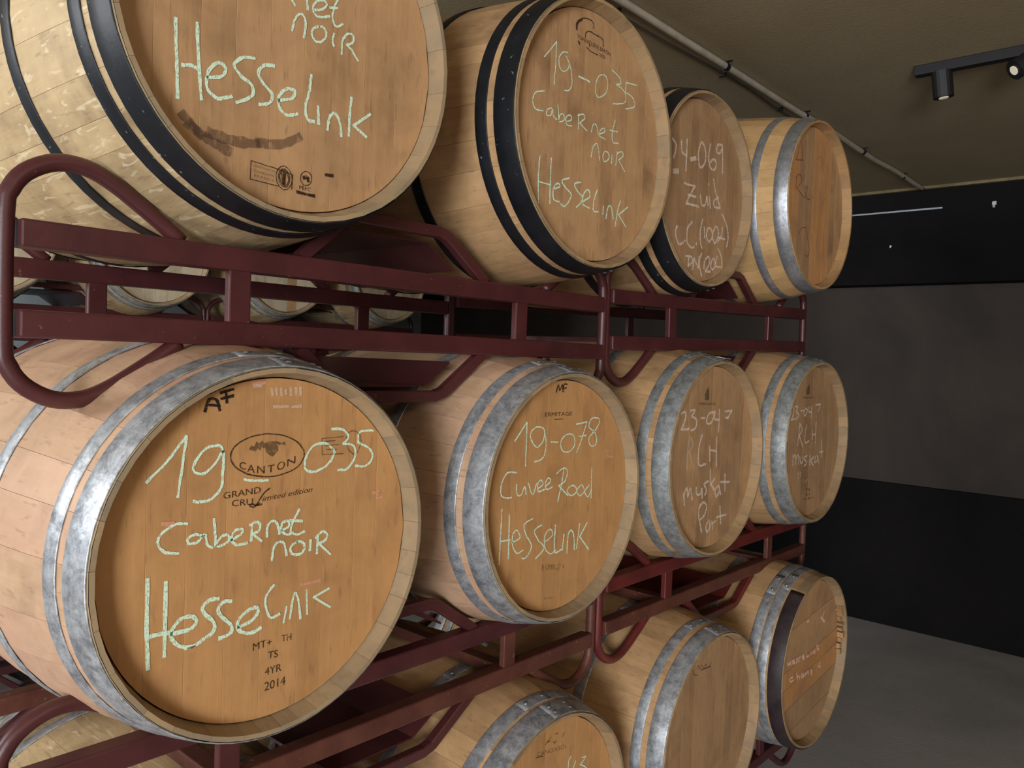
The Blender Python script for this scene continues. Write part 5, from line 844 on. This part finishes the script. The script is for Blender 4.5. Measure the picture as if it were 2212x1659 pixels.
def rivet_mesh():
    V, F = [], []; n = 10
    for rr, h in ((.0058, 0), (.0052, .0016), (.003, .0028)):
        for j in range(n): V.append((rr*math.cos(2*PI*j/n), rr*math.sin(2*PI*j/n), h))
    for i in range(2):
        for j in range(n): F.append((i*n+j, i*n+(j+1) % n, (i+1)*n+(j+1) % n, (i+1)*n+j))
    F.append(tuple(2*n+j for j in range(n)))
    me = mesh('rivet', V, F, True); me.materials.append(M['rivet']); return me
RIV = rivet_mesh()
def plank_geo(u0, u1, Rh, y, th=.016, tilt=0.0, cut=None):
    """one head board between two chords of the circle, arcs at both ends"""
    n = 7; us = [u0+(u1-u0)*i/n for i in range(n+1)]
    us = [max(-Rh+1e-4, min(Rh-1e-4, u)) for u in us]
    top = [(u, math.sqrt(Rh*Rh-u*u)) for u in us]; loop = top + [(u, -v) for u, v in reversed(top)]
    m = len(loop); b = .0005
    cx = sum(q[0] for q in loop)/m
    V = [(u, y+.0002, v) for u, v in loop]
    V += [(max(us[0]+b, min(us[-1]-b, u)), y, v*(1-b/Rh)) for u, v in loop] + [(u, y+th, v) for u, v in loop]
    F = [tuple(range(m, 2*m))[::-1]]
    for i in range(m):
        j = (i+1) % m
        F.append((i, j, m+j, m+i)[::-1]); F.append((i, j, 2*m+j, 2*m+i))
    F.append(tuple(range(2*m, 3*m)))
    F[0] = tuple(range(m, 2*m))
    c, s = math.cos(tilt), math.sin(tilt)
    V = [(a*c-z*s, yy, a*s+z*c) for a, yy, z in V]
    return V, F

HOOPS_STD = [(.003, .050), (.067, .095), (.262, .292)]
def barrel(code, x, y, z, R, Rb, label, head='head_tan', stave='stave_tan', hoop='galv', hoops=HOOPS_STD, group='oak barrels in the racks',
           lap=85, seed=1, tilt=0.0, nplank=9, band=None, bung=True, rear=True, widths=None, boards=None, bung_h=.0):
    rnd = random.Random(seed)
    t = thing('wine_barrel', label, 'barrel', (x, y, z), group)
    classes = [.75, .95, 1.15, 1.4]; seq = [rnd.choice((0, 1, 1, 2, 2, 3)) for _ in range(29)]
    tot = sum(classes[i] for i in seq); me = [stave_mesh('stave', R, Rb, 2*PI*c/tot) for c in classes]
    for q in me: q.materials.append(M[stave])
    a = rnd.random()*6
    for i in seq:
        w_ = 2*PI*classes[i]/tot; a += w_/2
        obj('stave', me[i], None, t, rot=(0, -a, 0)); a += w_/2
    # heads
    Rh = R*.9365; us = [-Rh]; ws = widths or [rnd.uniform(.8, 1.25) for _ in range(nplank)]; sw = sum(ws)
    for w_ in ws: us.append(us[-1]+2*Rh*w_/sw)
    for i in range(nplank):
        mt = boards[i] if boards else head; gap = .00012 if not tilt else .0011
        obj_geo('head_plank', plank_geo(us[i]+gap, us[i+1]-gap, Rh, .030, tilt=tilt), mt, t)
    if rear:
        g = merge([plank_geo(us[i]+.0002, us[i+1]-.0002, Rh, .030) for i in range(nplank)])
        obj_geo('rear_head', ([(p_[0], L-p_[1], p_[2]) for p_ in g[0]], [f[::-1] for f in g[1]]), head, t)
    # hoops, with an overlapping riveted lap
    allh = [(h, i, False) for i, h in enumerate(hoops)] + ([((L-h[1], L-h[0]), i, True) for i, h in enumerate(HOOPS_STD)] if rear else [])
    r = prof(R, Rb)
    for (y0, y1), i, back in allh:
        ho = obj_geo('hoop', hoop_geo(R, Rb, y0, y1), hoop, t, smooth=True)
        la = math.radians(lap + (i*7 if not back else 40+i*9)); da = .16
        lp = obj_geo('hoop_lap', hoop_geo(R, Rb, y0+.001, y1-.001, la-da, la+da, .0007, 72, .0022), hoop, ho, smooth=True)
        for k in (-.6, .6):
            for fy in ((.3, .7) if y1-y0 > .04 else (.5,)):
                yy = y0+(y1-y0)*fy; th_ = la+k*da; rr = r(yy)+.0034
                d = Vector((math.cos(th_), 0, math.sin(th_)))
                o = obj('rivet', RIV, None, ho); o.location = d*rr + Vector((0, yy, 0)); o.rotation_euler = d.to_track_quat('Z', 'Y').to_euler()
    if band:
        b = obj_geo('stained_band', hoop_geo(R, Rb, band[0], band[1], math.radians(band[2]), math.radians(band[3]), .003, 90, .0006), 'rust_band', t, smooth=True)
        b['label'] = 'dark plum stained band of old hoop'
    if bung:
        V, F = [], []; n = 18
        for rr, h in ((.024, -.01), (.027, .003+bung_h), (.025, .006+bung_h), (.010, .007+bung_h)):
            for j in range(n): V.append((rr*math.cos(2*PI*j/n), L/2+rr*math.sin(2*PI*j/n), Rb+h-.002))
        for i in range(3):
            for j in range(n): F.append((i*n+j, i*n+(j+1) % n, (i+1)*n+(j+1) % n, (i+1)*n+j))
        F.append(tuple(3*n+j for j in range(n)))
        obj_geo('bung', (V, F), 'bung', t)
    add_marks(code, t, .030)
    return t

# ---------------------------------------------------------------- room shell
FZ, CZ = -0.705, 2.20
def shell_mat(name, c0, c1, rough, sc=1.2, speck=0.0, bump=.002):
    g = NT(name); v = g.coords((sc, sc, sc), rnd=False); f = g.noise(v, 1.0, 5, .6, .5); f2 = g.noise(g.v, 60, 3, .6)
    col = g.mix(g.ramp(f, [(.32, (0, 0, 0)), (.7, (1, 1, 1))]), c0, c1)
    col = g.mix(g.ramp(f2, [(.45, (0, 0, 0)), (.8, (.25, .25, .25))]), col, c0)
    g.l(col, g.b.inputs['Base Color']); g.b.inputs['Roughness'].default_value = rough
    g.b.inputs['Specular IOR Level'].default_value = .3
    g.bump(f2, bump, .5); return g.m
m_ceil = shell_mat('ceiling_plaster', (.34, .27, .16), (.42, .335, .205), .8)
m_wall = shell_mat('dark_wall', (.040, .031, .026), (.070, .054, .043), .8)
m_back = shell_mat('grey_back_wall', (.26, .30, .31), (.36, .40, .41), .8)
m_floor = shell_mat('concrete_floor', (.36, .34, .335), (.50, .47, .455), .75, 1.6)
m_black = shell_mat('black_lintel', (.007, .0065, .007), (.014, .012, .012), .9); m_black.node_tree.nodes['Principled BSDF'].inputs['Specular IOR Level'].default_value = .1
m_edge = shell_mat('yellowed_edge', (.16, .12, .06), (.26, .20, .10), .7, 14)
XW = 5.72
struct(obj_geo('floor', box_geo(-7, XW+.2, -5, 5.6, FZ-.1, FZ), m_floor))
struct(obj_geo('ceiling', box_geo(-7, XW+.2, -5, 5.6, CZ, CZ+.1), m_ceil))
struct(obj_geo('wall_right', box_geo(XW, XW+.2, -5, 5.6, FZ, CZ), m_wall))
struct(obj_geo('wall_back', box_geo(-4.5, XW, 5.4, 5.6, FZ, CZ), m_back))
struct(obj_geo('wall_front', box_geo(2.6, XW, -5, -4.8, FZ, CZ), m_wall))
struct(obj_geo('trim_1', box_geo(XW-.16, XW, -5, 5.4, 1.585, CZ-.018, .004), m_black))
struct(obj_geo('trim_2', box_geo(XW-.19, XW, -5, 5.4, CZ-.018, CZ-.001), m_edge))
struct(obj_geo('trim_3', box_geo(XW-.168, XW-.158, .32, 5.4, 2.052, 2.062), 'rivet'))
struct(obj_geo('trim_4', box_geo(XW-.03, XW, -5, 5.4, FZ, .26, .004), m_black))

for (yy, zz, q) in ((.035, 2.058, .012), (.62, 1.835, .006)):
    b_ = obj_geo('fixing', merge([box_geo(XW-.166, XW-.158, yy-q, yy+q, zz-q, zz+q, .002), box_geo(XW-.170, XW-.158, yy-q*.5, yy+q*.5, zz-q*2.2, zz-q)]), 'galv_bright', bpy.data.objects['trim_1'])
# conduit along the ceiling, with clips
t = thing('ceiling_conduit', 'grey conduit pipe running along the ceiling above the top barrels', 'pipe', (0, .43, CZ))
pts = [(-1.0+i*.35, .004*math.sin(i*1.7), -.020+.003*math.sin(i*2.3)) for i in range(19)] + [(XW-.20, 0, -.02)]
obj_geo('pipe', tube_geo(smooth_path(pts, 3), .0125, 12), flat('conduit_grey', (.48, .41, .32), .55), t, smooth=True)
for x in (1.2, 2.02, 2.845, 3.62, 4.4, 5.1):
    obj_geo('pipe_clip', merge([tube_geo([(x-.012, 0, -.020), (x+.012, 0, -.020)], .0150, 12), box_geo(x-.006, x+.006, -.024, .024, -.003, 0)]), 'black', t)
tw = thing('ceiling_cable', 'thin dark cable clipped beside the conduit on the ceiling', 'cable', (0, .50, CZ))
obj_geo('cable', tube_geo(smooth_path([(-1.0+i*.3, .010*math.sin(i*1.3), -.007-.004*abs(math.sin(i*.9))) for i in range(17)], 3), .005, 8), flat('cable_dark', (.10, .085, .06), .6), tw, smooth=True)
for x in (1.4, 2.2, 2.95, 3.5):
    obj_geo('cable_clip', box_geo(x-.006, x+.006, -.014, .014, -.015, 0), 'black', tw)

# track light
t = thing('track_light', 'black ceiling track light with two cylinder spot heads', 'lamp', (3.33, -.30, CZ))
obj_geo('track_rail', merge([box_geo(-.021, .021, -1.5, .18, -.038, 0, .003)]), 'black', t)
def spot(y, d, on):
    d = Vector(d).normalized()
    a = Vector((0, y, -.036)); b = a+Vector((0, 0, -.012))
    obj_geo('spot_neck', tube_geo([a, b], .010, 10), 'black', t)
    c0 = b-d*.012; c1 = b+d*.085
    s_ = obj_geo('spot_head', tube_geo([c0, c0+d*.004, c1-d*.001, c1], .036, 20), 'black', t, smooth=False)
    g = NT('lamp_glass'); g.b.inputs['Base Color'].default_value = (.8, .75, .65, 1); g.b.inputs['Roughness'].default_value = .15
    g.b.inputs['Emission Color'].default_value = (1, .85, .6, 1); g.b.inputs['Emission Strength'].default_value = .2
    obj_geo('spot_lens', tube_geo([c1+d*.0006, c1+d*.003], .017, 14), g.m, s_)
spot(.085, (.10, -.10, -1.0), False); spot(-.215, (-.50, .55, -.50), True)

# ---------------------------------------------------------------- racks
K = .9208; CAM = Vector((-0.0406, -1.0935, 1.0272))   # survey distances of the front racks were taken 8 percent too long
LOOP = [(-.495, .088), (-.530, .114), (-.568, .140), (-.605, .164), (-.641, .181), (-.675, .186), (-.706, .180), (-.738, .160), (-.757, .132), (-.764, .095)]
HUMP = [(-.256, .088), (-.150, .180), (-.125, .188), (.110, .188), (.137, .180), (.264, .088)]
def rack(cx, y0, cz, sx, sz, slope, label, mats=('maroon', 'maroon'), group='steel barrel racks', depth=.65, front=True):
    k = K if front else 1.0
    t = thing('barrel_rack', label, 'rack', (CAM.x+(cx-CAM.x)*k, CAM.y+(y0-CAM.y)*k, CAM.z+(cz-CAM.z)*k) if front else (cx, y0, cz), group); t.scale = (k, k, k)
    t.rotation_euler = (0, -math.atan(slope), 0)
    ma, mb = mats
    def sc(pts, y): return [Vector((a*sx, y, b*sz)) for a, b in pts]
    hb = .0215
    for y, nm in ((.0, ''), (depth, '')):
        yc = y+.02
        obj_geo('top_rail', box_geo(-.748*sx, .748*sx, y, y+.04, .068*sz-hb, .068*sz+hb, .004), ma, t)
        obj_geo('bottom_rail', box_geo(-.748*sx, .748*sx, y, y+.04, -.068*sz-hb, -.068*sz+hb, .004), mb, t)
        for px in (-.390, .390):
            obj_geo('post', box_geo(px*sx-.022, px*sx+.022, y+.002, y+.020, -.068*sz+hb-.002, .068*sz-hb+.002, .003), ma if px < 0 else mb, t)
        for s in (-1, 1):
            q = [(a*-s, b) for a, b in LOOP]; lo = q + [(a, -b) for a, b in reversed(q)]
            obj_geo('end_loop', tube_geo(smooth_path(sc(lo, yc), 3), .0138, 14), ma if s < 0 else mb, t, smooth=True)
        for s in (1, -1):
            obj_geo('cradle_bar', tube_geo(sc([(a, b*s) for a, b in HUMP], yc), .0125, square=True), ma, t)
    # folded saddle plates that join front and rear cradle bars
    for s in (1, -1):
        prof_ = sc([(-.190, .112*s), (-.120, .168*s), (.108, .168*s), (.190, .112*s)], 0)
        V, F = [], []
        for yy in (.052, depth-.01):
            for q in prof_: V.append((q.x, yy, q.z))
            for q in prof_: V.append((q.x*.985, yy, q.z-.004*s))
        for j in range(3):
            F += [(j, j+1, 8+j+1, 8+j), (4+j, 12+j, 12+j+1, 4+j+1), (j, 4+j, 4+j+1, j+1), (8+j, 8+j+1, 12+j+1, 12+j)]
        F += [(0, 8, 12, 4), (3, 7, 15, 11)]
        obj_geo('saddle_plate', (V, F), ma, t)
    # fork channels running front to back
    for px in (-.390, .390):
        for zz in (-.062,):
            obj_geo('cross_member', box_geo(px*sx-.020, px*sx+.020, .04, depth, zz*sz-.015, zz*sz+.015, .003), mb, t)
    return t

YR = .257
rack(1.110, YR, 1.116, 1.0, 1.0, -.002, 'maroon rack under the top left barrels, rounded end loop at the left edge')
rack(2.610, YR, 1.160, .945, 1.0, .024, 'maroon rack under the top right pair of barrels, further from the viewer')
rack(1.110, YR, .268, 1.0, .93, 0.0, 'maroon rack under the large chalk-marked middle left barrel and its neighbour', ('maroon', 'maroon_worn'))
rack(2.675, YR, .290, 1.0, .95, .004, 'bright red and rust worn rack under the middle right pair of barrels', ('maroon_red', 'maroon_worn'))
rack(1.110, YR, -.515, 1.0, 1.0, 0.0, 'maroon floor rack below the bottom left barrels')
rack(2.690, YR, -.515, 1.0, 1.0, 0.0, 'maroon floor rack below the bottom right barrels')

# ---------------------------------------------------------------- the barrels in front
B = BARREL
barrel('A1', *B['A1'], .340, 'black-hooped barrel at top left, cropped by the photo edge, dark smear across its head', 'head_tan', 'stave_grey', 'black_hoop', lap=60, seed=11)
barrel('A2', *B['A2'], .342, 'black-hooped barrel second from left in the top row, green chalk numbers 19-035', 'head_tan', 'stave_tan', 'black_hoop', lap=290, seed=12)
barrel('A3', *B['A3'], .336, 'black-hooped barrel third from left in the top row, white chalk word Zuid', 'head_brown', 'stave_tan', 'black_hoop', lap=290, seed=13)
barrel('A4', *B['A4'], .344, 'bright silver-hooped barrel at the right end of the top row, faded red marker writing', 'head_orange', 'stave_gold', 'galv_bright', [(.003, .046), (.098, .124), (.27, .30)], lap=300, seed=14,
       boards=['head_orange', 'head_orange', 'head_brown', 'head_brown', 'head_orange', 'head_orange', 'head_orange', 'head_tan', 'head_tan'])
barrel('B1', *B['B1'], .342, 'largest galvanised-hooped barrel at left of the middle row, oval acorn stamp on its head', 'head_amber', 'stave_pink', 'galv', lap=82, seed=21)
barrel('B2', *B['B2'], .342, 'galvanised-hooped barrel second in the middle row, green chalk words Cuvee Rood', 'head_amber', 'stave_pink', 'galv', lap=84, seed=22, nplank=10)
barrel('B3', *B['B3'], .342, 'galvanised-hooped barrel third in the middle row, white chalk muskat Port', 'head_brown', 'stave_tan', 'galv_dull', lap=90, seed=23, nplank=8,
       boards=['head_brown', 'head_brown', 'head_tan', 'head_brown', 'head_tan', 'head_brown', 'head_brown', 'head_tan'])
barrel('B4', *B['B4'], .342, 'galvanised-hooped barrel at the right end of the middle row, white chalk RLH muskat', 'head_brown', 'stave_tan', 'galv_dull', lap=80, seed=24)
barrel('C1', *B['C1'], .345, 'barrel at bottom left, mostly hidden below the largest middle barrel', 'head_tan', 'stave_grey', 'galv', lap=128, seed=31)
barrel('C2', *B['C2'], .345, 'barrel cropped by the bottom edge with a riveted hoop lap and chalk 43', 'head_amber', 'stave_tan', 'galv', [(.003, .052), (.060, .092), (.262, .292)], lap=84, seed=32, bung_h=.014)
barrel('C3', *B['C3'], .345, 'barrel third in the bottom row, small script stamp and no chalk on its head', 'head_brown', 'stave_tan', 'galv', lap=84, seed=33)
c4 = barrel('C4', *B['C4'], .343, 'damaged barrel at the right end of the bottom row, boards set diagonally', 'head_brown', 'stave_tan', 'galv', [(.055, .086), (.090, .122), (.262, .292)], lap=110, seed=34,
       tilt=math.radians(-84), nplank=6, widths=[.22, .235, .11, .135, .16, .14], band=(.002, .048, 118, 262), boards=['head_tan', 'head_tan', 'head_orange', 'head_orange', 'head_brown', 'head_brown'])
# splintered inner chime of the damaged barrel
rnd = random.Random(5); R4 = B['C4'][3]
for k in range(9):
    a = math.radians(-8+k*4.6); rr = R4*.93; d = rnd.uniform(.008, .02); h = rnd.uniform(.004, .011)
    V, F = box_geo(-d, .006, .004+rnd.uniform(0, .012), .029, -h, h, .0012)
    o = obj_geo('splintered_wood', (V, F), 'stave_gold' if k % 2 else 'head_brown', c4); o.rotation_euler = (0, -a, 0); o.location = (rr*math.cos(a), 0, rr*math.sin(a))

# ---------------------------------------------------------------- second row of barrels behind
rb = [(1.05, 'pale-headed barrel seen through the rack gap, leftmost of the rear row'), (1.80, 'rear row barrel seen through the rack gap, grey hoops, second from left'),
      (2.557, 'rear row barrel seen through the rack gap with a yellow stained head board'), (3.332, 'rear row barrel seen through the rack gap, rightmost and smallest')]
prot = []
for i, (x, lb) in enumerate(rb):
    prot.append(barrel('', x, 3.0, 1.505, .287, .345, lb, 'head_pale', 'stave_grey', 'galv_dull', group='barrels of the rear row', seed=41+i, nplank=8, bung=False,
       boards=None if i != 2 else ['head_pale']*4+['head_tan']+['head_pale']*3))
def dup(root, loc, label, group):
    r_ = root.copy(); COL.objects.link(r_); r_.location = loc; r_['label'] = label; r_['group'] = group
    for ch in list(root.children):
        c = ch.copy(); COL.objects.link(c); c.parent = r_
        for g in ch.children:
            d = g.copy(); COL.objects.link(d); d.parent = c
    return r_
for zz in (.69, -.11):
    for i, (x, lb) in enumerate(rb):
        dup(prot[i], (x, 3.0, zz), 'lower rear row barrel hidden behind the front barrels', 'hidden lower barrels of the rear row')
rk = None
for zc in (1.105, .300, -.515):
    rack(1.43, 3.257, zc, 1.0, 1.0, 0, {1.105: 'dark rear rack seen through the gap, left one of the back row', .300: 'rear rack at mid height hidden behind the left barrels', -.515: 'rear floor rack hidden behind the left barrels'}[zc], group='racks of the rear row', front=False)
    rack(2.98, 3.257, zc, 1.0, 1.0, 0, {1.105: 'dark rear rack seen through the gap, right one of the back row', .300: 'rear rack at mid height hidden behind the right barrels', -.515: 'rear floor rack hidden behind the right barrels'}[zc], group='racks of the rear row', front=False)

# ---------------------------------------------------------------- small things
zt = B['B3'][2]+B['B3'][3]
V, F = box_geo(-.022, .022, -.014, .016, 0, .0012)
o = obj_geo('paper_tag', (V, F), 'paper', loc=(B['B3'][0]+.012, .022, zt+.0075), rot=(.12, .05, .1))
tag(o, 'small white paper tag lying on top of the third middle row barrel', 'tag')
